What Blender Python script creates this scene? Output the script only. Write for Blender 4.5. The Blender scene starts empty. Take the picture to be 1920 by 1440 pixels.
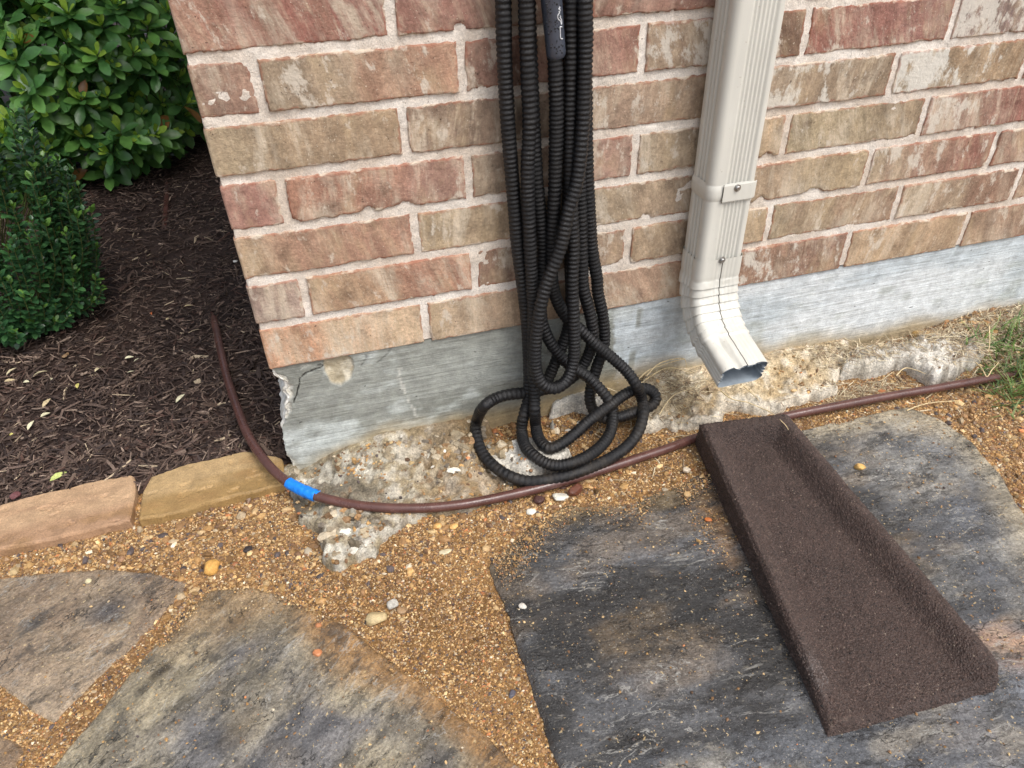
import bpy, math, random
import numpy as np
from mathutils import Matrix, Vector
random.seed(7); rng = np.random.default_rng(7)
S = bpy.context.scene; COL = S.collection
# ------------------------------------------------------------------ camera
R = np.array([[0.95984171, 0.18743094, -0.20891585], [0, 0, 0], [0, 0, 0]])
def _rot(r):
    a = np.linalg.norm(r); k = r/a
    K = np.array([[0, -k[2], k[1]], [k[2], 0, -k[0]], [-k[1], k[0], 0]])
    return np.eye(3)+np.sin(a)*K+(1-np.cos(a))*K@K
_p = math.radians(36)
R = _rot(np.array([-1.11260960e-02, 2.78982585e-02, -2.82606296e-01])) @ np.array(
    [[1, 0, 0], [0, math.sin(_p), -math.cos(_p)], [0, math.cos(_p), math.sin(_p)]])
U = 0.074                                   # one brick course in metres
CAM = (np.array([1.60422430, -13.3576288, 8.74539886])+np.array([0, 0, 3.]))*U
FPX = 1377.0351914950747
cam = bpy.data.objects.new('camera', bpy.data.cameras.new('camera')); COL.objects.link(cam)
m4 = np.eye(4); m4[:3, :3] = R; m4[:3, 3] = CAM
cam.matrix_world = Matrix(m4.tolist())
cam.data.sensor_fit = 'HORIZONTAL'; cam.data.sensor_width = 36; cam.data.lens = 36*FPX/1920
cam.data.clip_start = .02; cam.data.clip_end = 300
S.camera = cam
# ------------------------------------------------------------------ daylight (overcast)
W = bpy.data.worlds.new('World'); S.world = W; W.use_nodes = True
wn = W.node_tree.nodes; wl = W.node_tree.links
bg = wn['Background']
sky = wn.new('ShaderNodeTexSky'); sky.sky_type = 'NISHITA'; sky.sun_disc = False
SUN_EL, SUN_AZ = math.radians(58), math.radians(150)     # azimuth clockwise from +y (wall side)
sky.sun_elevation = SUN_EL; sky.sun_rotation = SUN_AZ
sky.air_density = 1.0; sky.dust_density = 4.0; sky.ozone_density = 1.5
hs = wn.new('ShaderNodeHueSaturation'); hs.inputs['Saturation'].default_value = .5
wl.new(sky.outputs[0], hs.inputs['Color']); wl.new(hs.outputs[0], bg.inputs['Color'])
bg.inputs['Strength'].default_value = .15
sun = bpy.data.objects.new('sun', bpy.data.lights.new('sun', 'SUN')); COL.objects.link(sun)
sun.data.energy = 1.1; sun.data.angle = math.radians(28); sun.data.color = (1, .965, .925)
sd = Vector((math.sin(SUN_AZ)*math.cos(SUN_EL), math.cos(SUN_AZ)*math.cos(SUN_EL), math.sin(SUN_EL)))
sun.rotation_euler = sd.to_track_quat('Z', 'Y').to_euler(); sun.location = (0, -3, 5)
vs = S.view_settings; vs.view_transform = 'Standard'; vs.look = 'None'; vs.gamma = 1; vs.use_curve_mapping = False
vs.exposure = .58

# ------------------------------------------------------------------ helpers
def ray(px, py): return R @ np.array([(px-960)/FPX, -(py-720)/FPX, -1.])
def on_y(px, py, y):
    d = ray(px, py); return CAM+d*(y-CAM[1])/d[1]
def on_z(px, py, z):
    d = ray(px, py); return CAM+d*(z-CAM[2])/d[2]
def srgb(r, g, b):
    c = np.array([r, g, b])/255.
    return np.where(c <= .04045, c/12.92, ((c+.055)/1.055)**2.4)
def _h(ix, iy, iz, s):
    with np.errstate(over='ignore'):
        n = (ix.astype(np.uint32)*np.uint32(374761393)+iy.astype(np.uint32)*np.uint32(668265263)
             + iz.astype(np.uint32)*np.uint32(2147483647)+np.uint32(s*1274126177 & 0xffffffff))
        n = (n ^ (n >> np.uint32(13)))*np.uint32(1274126177); n = n ^ (n >> np.uint32(16))
        n = n*np.uint32(2246822519); n = n ^ (n >> np.uint32(15))
    return n.astype(np.float64)/4294967295.
def vnoise(x, y, z=0., s=0):
    x, y, z = np.broadcast_arrays(np.asarray(x, float), np.asarray(y, float), np.asarray(z, float))
    xi, yi, zi = [np.floor(a).astype(np.int64) for a in (x, y, z)]
    f = [a-b for a, b in zip((x, y, z), (xi, yi, zi))]; f = [t*t*t*(t*(t*6-15)+10) for t in f]
    def c(a, b, d): return _h(xi+a, yi+b, zi+d, s)
    def l(a, b, t): return a+(b-a)*t
    x0 = l(l(c(0, 0, 0), c(1, 0, 0), f[0]), l(c(0, 1, 0), c(1, 1, 0), f[0]), f[1])
    x1 = l(l(c(0, 0, 1), c(1, 0, 1), f[0]), l(c(0, 1, 1), c(1, 1, 1), f[0]), f[1])
    return l(x0, x1, f[2])*2-1
def fbm(x, y, z=0., o=4, s=0, g=.5):
    t = 0; a = 1; n = 0
    for i in range(o):
        t = t+a*vnoise(np.asarray(x)*2**i+i*7.3, np.asarray(y)*2**i-i*3.1, np.asarray(z)*2**i+i*1.7, s+i); n += a; a *= g
    return t/n
def ridge(x, y, z=0., o=4, s=0):
    t = 0; a = 1; n = 0
    for i in range(o):
        t = t+a*(1-np.abs(vnoise(np.asarray(x)*2**i+i*7.3, np.asarray(y)*2**i-i*3.1, z, s+i))*2); n += a; a *= .5
    return t/n
def worley(x, y, s=0):
    xi = np.floor(x).astype(np.int64); yi = np.floor(y).astype(np.int64); d1 = np.full(x.shape, 9.); d2 = d1.copy(); idv = np.zeros(x.shape)
    for a in (-1, 0, 1):
        for b in (-1, 0, 1):
            z = np.zeros_like(xi); px = xi+a+_h(xi+a, yi+b, z, s); py = yi+b+_h(xi+a, yi+b, z+3, s)
            d = np.hypot(x-px, y-py); nw = d < d1
            d2 = np.where(nw, d1, np.minimum(d2, d)); idv = np.where(nw, _h(xi+a, yi+b, z+9, s), idv); d1 = np.where(nw, d, d1)
    return d1, d2, idv
def sst(a, b, x):
    t = np.clip((np.asarray(x, float)-a)/(b-a), 0, 1); return t*t*(3-2*t)
def mixc(a, b, t):
    t = np.asarray(t)[..., None]; return np.asarray(a)*(1-t)+np.asarray(b)*t
def sdpoly(x, y, P):
    """signed distance, positive inside"""
    P = np.asarray(P)[:, :2]; n = len(P); best = np.full(x.shape, 1e9); ins = np.zeros(x.shape, bool)
    for i in range(n):
        a = P[i]; b = P[(i+1) % n]; e = b-a
        t = np.clip(((x-a[0])*e[0]+(y-a[1])*e[1])/(e@e), 0, 1)
        best = np.minimum(best, (x-a[0]-t*e[0])**2+(y-a[1]-t*e[1])**2)
        c = (a[1] > y) != (b[1] > y)
        ins ^= c & (x < (b[0]-a[0])*(y-a[1])/((b[1]-a[1]) if b[1] != a[1] else 1e-12)+a[0])
    return np.where(ins, 1, -1)*np.sqrt(best)
def sdline(x, y, P):
    best = np.full(x.shape, 1e9)
    for a, b in zip(P[:-1], P[1:]):
        a = np.asarray(a, float); b = np.asarray(b, float); e = b-a
        t = np.clip(((x-a[0])*e[0]+(y-a[1])*e[1])/(e@e), 0, 1)
        best = np.minimum(best, np.hypot(x-a[0]-t*e[0], y-a[1]-t*e[1]))
    return best
def np_mesh(name, V, F, col=None, smooth=True, attrs=None):
    V = np.asarray(V, np.float32).reshape(-1, 3); F = np.asarray(F, np.int32); k = F.shape[1]
    me = bpy.data.meshes.new(name)
    me.vertices.add(len(V)); me.vertices.foreach_set('co', V.ravel())
    me.loops.add(F.size); me.loops.foreach_set('vertex_index', F.ravel())
    me.polygons.add(len(F)); me.polygons.foreach_set('loop_start', np.arange(0, F.size, k, dtype=np.int32))
    me.polygons.foreach_set('use_smooth', np.full(len(F), smooth, bool))
    if col is not None:
        a = me.attributes.new('col', 'FLOAT_COLOR', 'POINT')
        c = np.ones((len(V), 4), np.float32); c[:, :3] = np.asarray(col).reshape(-1, 3); a.data.foreach_set('color', c.ravel())
    for n_, v in (attrs or {}).items():
        a = me.attributes.new(n_, 'FLOAT', 'POINT'); a.data.foreach_set('value', np.asarray(v, np.float32).ravel())
    me.update(calc_edges=True); me.validate()
    return me
def obj(name, me, mat=None, parent=None, kind=None, label=None, cat=None, group=None):
    o = bpy.data.objects.new(name, me); COL.objects.link(o)
    if mat is not None and me is not None and not me.materials: me.materials.append(mat)
    if parent is not None: o.parent = parent
    if kind: o['kind'] = kind
    if label: o['label'] = label
    if cat: o['category'] = cat
    if group: o['group'] = group
    return o
def grid_faces(nu, nv, wrap_u=False):
    i = np.arange(nu if wrap_u else nu-1); j = np.arange(nv-1); I, J = np.meshgrid(i, j, indexing='ij'); I2 = (I+1) % nu
    return np.stack([I*nv+J, I2*nv+J, I2*nv+J+1, I*nv+J+1], -1).reshape(-1, 4)
def catmull(P, n=12):
    P = np.asarray(P, float); Q = np.vstack([2*P[0]-P[1], P, 2*P[-1]-P[-2]]); out = []
    for i in range(1, len(Q)-2):
        t = np.linspace(0, 1, n, endpoint=False)[:, None]; a, b, c, d = Q[i-1:i+3]
        out.append(.5*(2*b+(c-a)*t+(2*a-5*b+4*c-d)*t**2+(3*b-a-3*c+d)*t**3))
    return np.vstack(out+[P[-1:]])
def resample(P, ds):
    L = np.r_[0, np.cumsum(np.linalg.norm(np.diff(P, axis=0), axis=1))]; n = max(2, int(round(L[-1]/ds))+1)
    s = np.linspace(0, L[-1], n); return np.stack([np.interp(s, L, P[:, k]) for k in range(3)], 1), s
def sweep(P, rad, sides=12, prof=None, cap=True):
    """sweep a ring along P. rad: per point radius (or per point x per side)."""
    T = np.gradient(P, axis=0); T /= np.linalg.norm(T, axis=1)[:, None]
    N = np.zeros_like(P); up = np.array([0, 0, 1.]) if abs(T[0, 2]) < .9 else np.array([0, 1., 0])
    v = up-T[0]*(up@T[0]); N[0] = v/np.linalg.norm(v)
    for i in range(1, len(P)):
        v = N[i-1]-T[i]*(N[i-1]@T[i]); N[i] = v/np.linalg.norm(v)
    B = np.cross(T, N); a = np.linspace(0, 2*np.pi, sides, endpoint=False)
    rad = np.broadcast_to(np.asarray(rad, float), (len(P),)) if np.ndim(rad) < 2 else rad
    rr = rad[:, None] if rad.ndim == 1 else rad
    V = P[:, None]+(np.cos(a)[None, :, None]*N[:, None]+np.sin(a)[None, :, None]*B[:, None])*rr[..., None]
    nu, nv = len(P), sides
    I, J = np.meshgrid(np.arange(nu-1), np.arange(nv), indexing='ij'); J2 = (J+1) % nv
    F = np.stack([I*nv+J, I*nv+J2, (I+1)*nv+J2, (I+1)*nv+J], -1).reshape(-1, 4)
    V = V.reshape(-1, 3)
    if cap:
        V = np.vstack([V, P[:1], P[-1:]]); c0, c1 = len(V)-2, len(V)-1; j = np.arange(nv); j2 = (j+1) % nv
        F = np.vstack([F, np.stack([j2, j, np.full(nv, c0), np.full(nv, c0)], 1)[:, [0, 1, 2, 2]],
                       np.stack([(nu-1)*nv+j, (nu-1)*nv+j2, np.full(nv, c1), np.full(nv, c1)], 1)[:, [0, 1, 2, 2]]]) if False else F
    return V, F
def join(parts):
    Vs, Fs, n = [], [], 0
    for V, F in parts: Vs.append(V); Fs.append(F+n); n += len(V)
    return np.vstack(Vs), np.vstack(Fs)

# ------------------------------------------------------------------ node helper
class Mat:
    def __init__(s, name, rough=.7, spec=.5):
        s.m = bpy.data.materials.new(name); s.m.use_nodes = True; s.t = s.m.node_tree
        s.b = s.t.nodes['Principled BSDF']; s.b.inputs['Roughness'].default_value = rough
        s.b.inputs['Specular IOR Level'].default_value = spec; s.pos = s.n('ShaderNodeNewGeometry').outputs['Position']
    def n(s, typ, props=None, **inp):
        nd = s.t.nodes.new(typ)
        for k, v in (props or {}).items(): setattr(nd, k, v)
        for k, v in inp.items():
            k = int(k[1:]) if k[0] == '_' else k.replace('_', ' ')
            s.set(nd.inputs[k], v)
        return nd
    def set(s, sock, v):
        if isinstance(v, bpy.types.NodeSocket): s.t.links.new(v, sock)
        else:
            if sock.type == 'RGBA' and len(v) == 3: v = (*[float(c) for c in v], 1)
            sock.default_value = v
    def noise(s, scale, detail=4, rough=.55, vec=None, dist=0.):
        return s.n('ShaderNodeTexNoise', Vector=vec or s.pos, Scale=scale, Detail=detail, Roughness=rough, Distortion=dist).outputs['Fac']
    def scaled(s, v, vec=None, rot=(0, 0, 0)):
        return s.n('ShaderNodeMapping', Vector=vec or s.pos, Scale=v, Rotation=rot).outputs[0]
    def ramp(s, fac, a, b, lo=0., hi=1.):
        return s.n('ShaderNodeMapRange', {'interpolation_type': 'SMOOTHSTEP'}, Value=fac, From_Min=a, From_Max=b, To_Min=lo, To_Max=hi).outputs[0]
    def mix(s, f, a, b, mode='MIX'):
        nd = s.n('ShaderNodeMix', {'data_type': 'RGBA', 'blend_type': mode}); s.set(nd.inputs[0], f); s.set(nd.inputs[6], a); s.set(nd.inputs[7], b)
        return nd.outputs[2]
    def math(s, op, a, b=0.):
        nd = s.n('ShaderNodeMath', {'operation': op}); s.set(nd.inputs[0], a); s.set(nd.inputs[1], b); return nd.outputs[0]
    def vary(s, colr, fac, lo, hi, w=.16):      # multiply colour by lo..hi
        v = s.n('ShaderNodeMapRange', Value=fac, From_Min=.5-w, From_Max=.5+w, To_Min=lo, To_Max=hi).outputs[0]
        c = s.n('ShaderNodeCombineColor', Red=v, Green=v, Blue=v).outputs[0]
        return s.mix(1., colr, c, 'MULTIPLY')
    def attr(s, name, typ='GEOMETRY', out='Color'):
        return s.n('ShaderNodeAttribute', {'attribute_name': name, 'attribute_type': typ}).outputs[out]
    def bump(s, h, dist, strength=1., prev=None):
        nd = s.n('ShaderNodeBump', Height=h, Distance=dist, Strength=strength)
        if prev is not None: s.t.links.new(prev, nd.inputs['Normal'])
        return nd.outputs[0]
    def done(s, colr=None, normal=None, rough=None):
        if colr is not None: s.set(s.b.inputs['Base Color'], colr)
        if normal is not None: s.set(s.b.inputs['Normal'], normal)
        if rough is not None: s.set(s.b.inputs['Roughness'], rough)
        return s.m

# ------------------------------------------------------------------ materials
def mat_brick():
    M = Mat('brick_clay', .85, .25)
    rnd = M.n('ShaderNodeObjectInfo').outputs['Random']
    off = M.n('ShaderNodeCombineXYZ', X=M.math('MULTIPLY', rnd, 37.), Y=M.math('MULTIPLY', rnd, 91.), Z=M.math('MULTIPLY', rnd, 13.)).outputs[0]
    P = M.n('ShaderNodeVectorMath', {'operation': 'ADD'}, _0=M.pos, _1=off).outputs[0]
    ang = M.math('MULTIPLY', M.math('SUBTRACT', M.n('ShaderNodeTexWhiteNoise', {'noise_dimensions': '1D'}, W=rnd).outputs['Value'], .35), .6)
    rotv = M.n('ShaderNodeCombineXYZ', X=0., Y=ang, Z=0.).outputs[0]
    PR = M.n('ShaderNodeVectorRotate', {'rotation_type': 'AXIS_ANGLE'}, Vector=P, Axis=(0, 1, 0), Angle=ang).outputs[0]
    c1 = M.attr('c1', 'OBJECT'); c2 = M.attr('c2', 'OBJECT')
    along = M.attr('along', 'GEOMETRY', 'Fac')
    band = M.noise(1., 3, .6, M.scaled((17, 17, 3.5), PR))
    bf = M.math('ADD', M.math('MULTIPLY', along, .55), M.math('MULTIPLY', band, .9))
    c = M.mix(M.ramp(bf, .52, .92), c1, c2); c = M.n('ShaderNodeHueSaturation', Saturation=.88, Value=1.12, Color=c).outputs[0]; c = M.mix(.12, c, srgb(206, 188, 166))
    c = M.vary(c, M.noise(30, 6, .7, P), .76, 1.22); c = M.vary(c, M.noise(240, 5, .75, P), .84, 1.16)
    c = M.mix(M.math('MULTIPLY', M.ramp(M.noise(1., 4, .65, M.scaled((20, 20, 9), PR)), .5, .7), .5), c, srgb(190, 168, 138))
    pb = M.math('MULTIPLY', M.ramp(M.noise(1., 6, .7, M.scaled((20, 20, 6.5), PR), .4), .47, .66), M.ramp(M.noise(8, 2, .5, P), .34, .58, .15, .8))
    c = M.mix(pb, c, srgb(212, 199, 182))
    c = M.vary(c, M.noise(1., 2, .5, M.scaled((45, 45, 7), PR)), .84, 1.14); c = M.vary(c, M.noise(1., 4, .7, M.scaled((300, 300, 60), PR)), .92, 1.08)
    dark = M.math('MULTIPLY', M.ramp(M.noise(17, 5, .62, P), .55, .72), .5)
    c = M.mix(dark, c, srgb(98, 80, 66))
    # drag marks and smears of pale slurry
    st = M.noise(1., 5, .7, M.scaled((150, 150, 22), PR)); pat = M.ramp(M.noise(15, 4, .65, P), .42, .68)
    eff = M.attr('eff', 'OBJECT', 'Fac')
    stf = M.math('MULTIPLY', M.math('MULTIPLY', M.ramp(st, .44, .70), pat), .72)
    c = M.mix(stf, c, srgb(203, 186, 165))
    sm = M.math('MULTIPLY', M.ramp(M.math('ADD', M.noise(1., 5, .7, M.scaled((40, 40, 22), PR)), M.math('MULTIPLY', eff, M.math('SUBTRACT', .30, M.math('MULTIPLY', along, .34)))), .57, .68), .8)
    c = M.mix(sm, c, M.mix(eff, srgb(214, 203, 190), srgb(226, 225, 221)))
    dots = M.math('MULTIPLY', M.ramp(M.noise(420, 2, .5, P), .69, .73), .7)
    c = M.mix(dots, c, srgb(226, 214, 198)); c = M.mix(1., c, (1.0, .985, .93), 'MULTIPLY')
    pits = M.math('MULTIPLY', M.ramp(M.noise(230, 2, .5, P), .71, .76), .7)
    c = M.mix(pits, c, srgb(70, 52, 44))
    e = M.attr('edge', 'GEOMETRY', 'Fac')
    ef = M.math('MULTIPLY', M.ramp(M.math('ADD', e, M.math('MULTIPLY', M.math('SUBTRACT', M.noise(70, 4, .6, P), .5), 1.3)), .74, 1.06), .55)
    c = M.mix(ef, c, srgb(158, 98, 76))
    mo = M.ramp(M.math('ADD', e, M.math('MULTIPLY', M.math('SUBTRACT', M.noise(34, 5, .65, M.scaled((1, 1, 1), P)), .5), 2.2)), .98, 1.22)
    c = M.mix(mo, c, srgb(208, 192, 172))
    n = M.bump(st, .0014, .6); n = M.bump(M.noise(170, 7, .75, P), .0026, .9, n); n = M.bump(M.noise(38, 4, .6, P), .003, .5, n)
    return M.done(c, n, M.ramp(M.noise(25, 3), .3, .7, .62, .9))
def mat_mortar():
    M = Mat('mortar_sand', .92, .2)
    c = M.mix(M.ramp(M.noise(9, 4), .35, .65), srgb(216, 202, 186), srgb(236, 228, 217))
    c = M.vary(c, M.noise(450, 4, .75), .78, 1.16)
    c = M.vary(c, M.noise(60, 5, .65), .86, 1.08)
    c = M.mix(M.math('MULTIPLY', M.ramp(M.noise(330, 2), .68, .74), .7), c, srgb(112, 92, 76))
    n = M.bump(M.noise(500, 4, .7), .0015, .8); n = M.bump(M.noise(90, 5, .65), .003, .8, n)
    return M.done(c, n)
def mat_vcol(name, rough=.8, spec=.3, fine=(500, .8, 1.2), mid=(80, .85, 1.15), bump=((400, .001), (90, .002)), wet=None):
    M = Mat(name, rough, spec); c = M.attr('col')
    c = M.vary(c, M.noise(fine[0], 3, .65), fine[1], fine[2]); c = M.vary(c, M.noise(mid[0], 5, .62), mid[1], mid[2])
    n = None
    for s_, d_ in bump: n = M.bump(M.noise(s_, 5, .65), d_, .9, n)
    return M.done(c, n, wet and M.ramp(M.noise(wet[0], 5, .6), .4, .62, wet[1], wet[2]))
def mat_foundation():
    M = Mat('parged_concrete', .85, .3); c = M.attr('col'); rg = M.attr('rough', 'GEOMETRY', 'Fac')
    br = M.noise(1., 5, .7, M.scaled((16, 16, 560))); br2 = M.noise(1., 3, .6, M.scaled((6, 6, 210)))
    c = M.vary(c, br, .9, 1.08); c = M.vary(c, br2, .94, 1.06); c = M.vary(c, M.noise(260, 4, .75), .90, 1.10); c = M.vary(c, M.noise(45, 6, .68), .80, 1.18)
    sc = M.math('MULTIPLY', M.ramp(M.noise(1., 5, .7, M.scaled((28, 28, 60))), .62, .74), .55)
    c = M.mix(sc, c, srgb(214, 214, 204))
    c = M.mix(M.math('MULTIPLY', M.ramp(M.noise(120, 2, .5, M.scaled((.5, .5, 1))), .72, .77), .75), c, srgb(62, 62, 58))
    n = M.bump(br, .0016, .85); n = M.bump(br2, .002, .7, n); n = M.bump(M.noise(150, 6, .7), .002, .5, n)
    return M.done(c, n, M.ramp(M.noise(30, 4), .35, .65, .55, .85))
def mat_slate(name, wetlo=.12, wethi=.5, k=1.):
    M = Mat(name, .4, .75); c = M.attr('col'); a = M.attr('ang', 'OBJECT', 'Fac')
    PR = M.n('ShaderNodeVectorRotate', {'rotation_type': 'AXIS_ANGLE'}, Vector=M.pos, Axis=(0, 0, 1), Angle=a).outputs[0]
    warp = M.n('ShaderNodeVectorMath', {'operation': 'MULTIPLY_ADD'}, _0=M.n('ShaderNodeTexNoise', Vector=M.pos, Scale=14., Detail=4.).outputs['Color'], _1=(.016, .016, 0.), _2=PR).outputs[0]
    ln = M.noise(1., 10, .72, M.scaled((13, 24, 14), warp)); l2 = M.noise(1., 7, .78, M.scaled((110, 180, 110), warp))
    c = M.vary(c, ln, 1-.36*k, 1+.34*k, .12); c = M.vary(c, l2, 1-.28*k, 1+.28*k, .12); c = M.vary(c, M.noise(260, 5, .8), .72, 1.32, .11)
    v = M.noise(1., 6, .62, M.scaled((6, 17, 7), warp), .6)
    ridge_glint = M.math('SUBTRACT', 1., M.ramp(M.math('ABSOLUTE', M.math('SUBTRACT', v, .5)), .001, .012))
    ridge_glint = M.math('MULTIPLY', M.math('MULTIPLY', ridge_glint, M.ramp(M.noise(10, 4, .6), .47, .58)), .60*k)
    c = M.mix(ridge_glint, c, srgb(190, 188, 180))  # pale lines paint the sky's glint on ridge lips into the colour
    fl = M.math('MULTIPLY', M.ramp(M.noise(1., 9, .82, M.scaled((24, 46, 24), warp)), .575, .635), .46*k)
    c = M.mix(fl, c, srgb(172, 164, 148))
    dk = M.math('MULTIPLY', M.ramp(M.noise(1., 7, .74, M.scaled((17, 30, 17), warp)), .53, .60), .66*k)
    c = M.mix(dk, c, srgb(42, 41, 40))
    sp = M.ramp(M.noise(210, 2), .67, .71, 0, .85); c = M.mix(sp, c, srgb(206, 182, 136)); c = M.mix(M.ramp(M.noise(340, 2, .5, M.scaled((1, 1.3, 1))), .64, .72, 0, .5*k), c, srgb(184, 180, 170)); c = M.mix(M.ramp(M.noise(150, 4, .7), .58, .68, 0, .6*k), c, srgb(36, 35, 34))
    v2 = M.noise(1., 5, .6, M.scaled((9, 19, 9), M.n('ShaderNodeVectorMath', {'operation': 'ADD'}, _0=warp, _1=(3.7, 1.3, 0.)).outputs[0])); crk = M.math('SUBTRACT', 1., M.ramp(M.math('ABSOLUTE', M.math('SUBTRACT', v2, .5)), .001, .009)); crk = M.math('MULTIPLY', M.math('MULTIPLY', crk, M.ramp(M.noise(13, 3, .6), .5, .58)), .8)
    c = M.mix(crk, c, srgb(34, 31, 27))
    n = M.bump(v, .009, .8); n = M.bump(M.math('SUBTRACT', 1., crk), .002, .9, n); n = M.bump(ln, .008, .9, n); n = M.bump(l2, .0035, .9, n); n = M.bump(M.noise(300, 4, .7), .0012, .8, n)
    ro = M.ramp(M.noise(11, 8, .75), .44, .58, wetlo, wethi)
    ro = M.math('ADD', ro, M.math('MULTIPLY', sp, .4))
    return M.done(c, n, ro)
def mat_simple(name, colr, rough=.6, spec=.4, var=(60, .85, 1.15), bump=None, metal=0.):
    M = Mat(name, rough, spec); c = M.vary(colr, M.noise(var[0], 5, .6), var[1], var[2]); n = None
    for s_, d_ in bump or (): n = M.bump(M.noise(s_, 4, .6), d_, .8, n)
    M.b.inputs['Metallic'].default_value = metal
    return M.done(c, n)
def mat_leaf(name, rough):
    M = Mat(name, rough, .5); c = M.attr('col'); c = M.vary(c, M.noise(24, 3), .75, 1.25)
    M.b.inputs['Subsurface Weight'].default_value = 0.
    tr = M.n('ShaderNodeBsdfTranslucent'); M.set(tr.inputs['Color'], M.mix(1., c, (1.3, 1.6, .5), 'MULTIPLY'))
    mx = M.n('ShaderNodeMixShader', Fac=.16); out = M.t.nodes['Material Output']
    M.t.links.new(M.b.outputs[0], mx.inputs[1]); M.t.links.new(tr.outputs[0], mx.inputs[2]); M.t.links.new(mx.outputs[0], out.inputs[0])
    return M.done(c, M.bump(M.noise(130, 2), .001, .4))
MB, MM, MF = mat_brick(), mat_mortar(), mat_foundation()
M_FOOT = mat_vcol('rough_concrete', .88, .3, (330, .68, 1.26), (70, .72, 1.24), ((260, .003), (70, .005)))
M_GRND = mat_vcol('wet_sand', .75, .35, (700, .62, 1.4), (140, .78, 1.24), ((600, .0016), (140, .003)))
M_PEB = mat_vcol('gravel_stone', .55, .4, (500, .85, 1.15), (120, .85, 1.15), ((300, .0006),), (60, .3, .75))
M_MULCH = mat_vcol('shredded_bark', .72, .3, (350, .7, 1.3), (60, .8, 1.2), ((350, .001),))
M_SLATE_D = mat_slate('wet_dark_slate', .09, .38); M_SLATE_T = mat_slate('wet_tan_slate', .08, .38, .85)
M_EDGE = mat_vcol('cut_sandstone', .6, .4, (420, .8, 1.18), (40, .84, 1.14), ((420, .0014), (60, .002)), (14, .35, .75))
M_LEAF, M_BOX = mat_leaf('glossy_leaf', .33), mat_leaf('boxwood_leaf', .32)
M_STEM = mat_simple('green_twig', srgb(92, 98, 52), .7)
M_STRAW = mat_vcol('dry_straw', .8, .2, (300, .8, 1.2), (40, .8, 1.2), ())
M_GRASS = mat_leaf('grass_blade', .6)

# ------------------------------------------------------------------ ground setting
def gz(x, y):     # gravel level
    x = np.asarray(x, float); y = np.asarray(y, float)
    return (.006+.0035*fbm(x*7, y*7, 0, 3, 3)+.002*fbm(x*35, y*35, 0, 2, 5)
            + .030*sst(1.12, 1.4, x)*sst(-.16, -.02, y)+.012*sst(-.12, -.02, y)*sst(.3, .6, x))
def mz(x, y):     # mulch level
    x = np.asarray(x, float); y = np.asarray(y, float)
    return .012+.022*fbm(x*3, y*3, 0, 3, 11)*sst(.05, .3, y)+.008*fbm(x*16, y*16, 0, 3, 12)+.01*sst(.1, .6, y)
v = 45.
obj('ground', np_mesh('ground', [(-v, -v, -.06), (v, -v, -.06), (v, v, -.06), (-v, v, -.06)], [(0, 1, 2, 3)],
    np.tile(srgb(120, 98, 70), (4, 1))), M_GRND, kind='structure')
def patch(name, x0, x1, y0, y1, d, fz, fcol, mat):
    xs = np.arange(x0, x1+d, d); ys = np.arange(y0, y1+d, d); X, Y = np.meshgrid(xs, ys, indexing='ij')
    Z = fz(X, Y); c = fcol(X, Y)
    return obj(name, np_mesh(name, np.stack([X, Y, Z], -1), grid_faces(len(xs), len(ys)), c), mat, kind='structure')
def gcol(X, Y):
    n = fbm(X*14, Y*14, 0, 4, 21); c = mixc(srgb(118, 86, 48), srgb(148, 112, 68), sst(-.4, .4, n))
    c = mixc(c, srgb(112, 82, 52), sst(.1, .5, fbm(X*8, Y*8, 0, 4, 22))*.6)
    return mixc(c, srgb(132, 112, 88), sst(1.05, 1.3, X)*sst(-.2, -.02, Y)*.9)
patch('gravel_path', -1.2, 2.2, -1.5, .03, .013, gz, gcol, M_GRND)
patch('mulch_bed', -4.2, .02, .02, 6.4, .04, mz, lambda X, Y: mixc(srgb(44, 33, 29), srgb(62, 48, 42), sst(-.4, .4, fbm(X*9, Y*9, 0, 3, 31))), M_MULCH)

# ------------------------------------------------------------------ the brick wall
wall = obj('brick_wall', None, label='brick house wall corner with pale mortar on a grey concrete base', cat='wall')
Z0 = 3*U; J = .0105; XE, XO, PER = 3.35*U, 1.03*U, 3.447*U; NC = 15; X1 = 1.85; YS = 1.35
def sheet(path_kind, s0, s1, corner, z0, z1, ds):
    """plan path: along front from x=s1 back to 0 then along +y (negative s). returns s-array"""
    n = max(3, int(round((s1-s0)/ds))+1); return np.linspace(s0, s1, n)
def plan(s, yoff):
    """s>=0: front face at x=s ; s<0: left return at y=-s ; yoff = outward offset. rounded corner"""
    s = np.asarray(s, float); r = .004
    x = np.where(s >= 0, s, 0.); y = np.where(s >= 0, 0., -s)
    t = np.clip((s+r)/(2*r), 0, 1)                       # 0: side, 1: front
    nx = -np.cos(t*np.pi/2); ny = -np.sin(t*np.pi/2)
    inr = np.abs(s) < r
    x = np.where(inr, r*(1+nx), x); y = np.where(inr, r*(1+ny), y)
    return x+nx*yoff, y+ny*yoff
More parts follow.
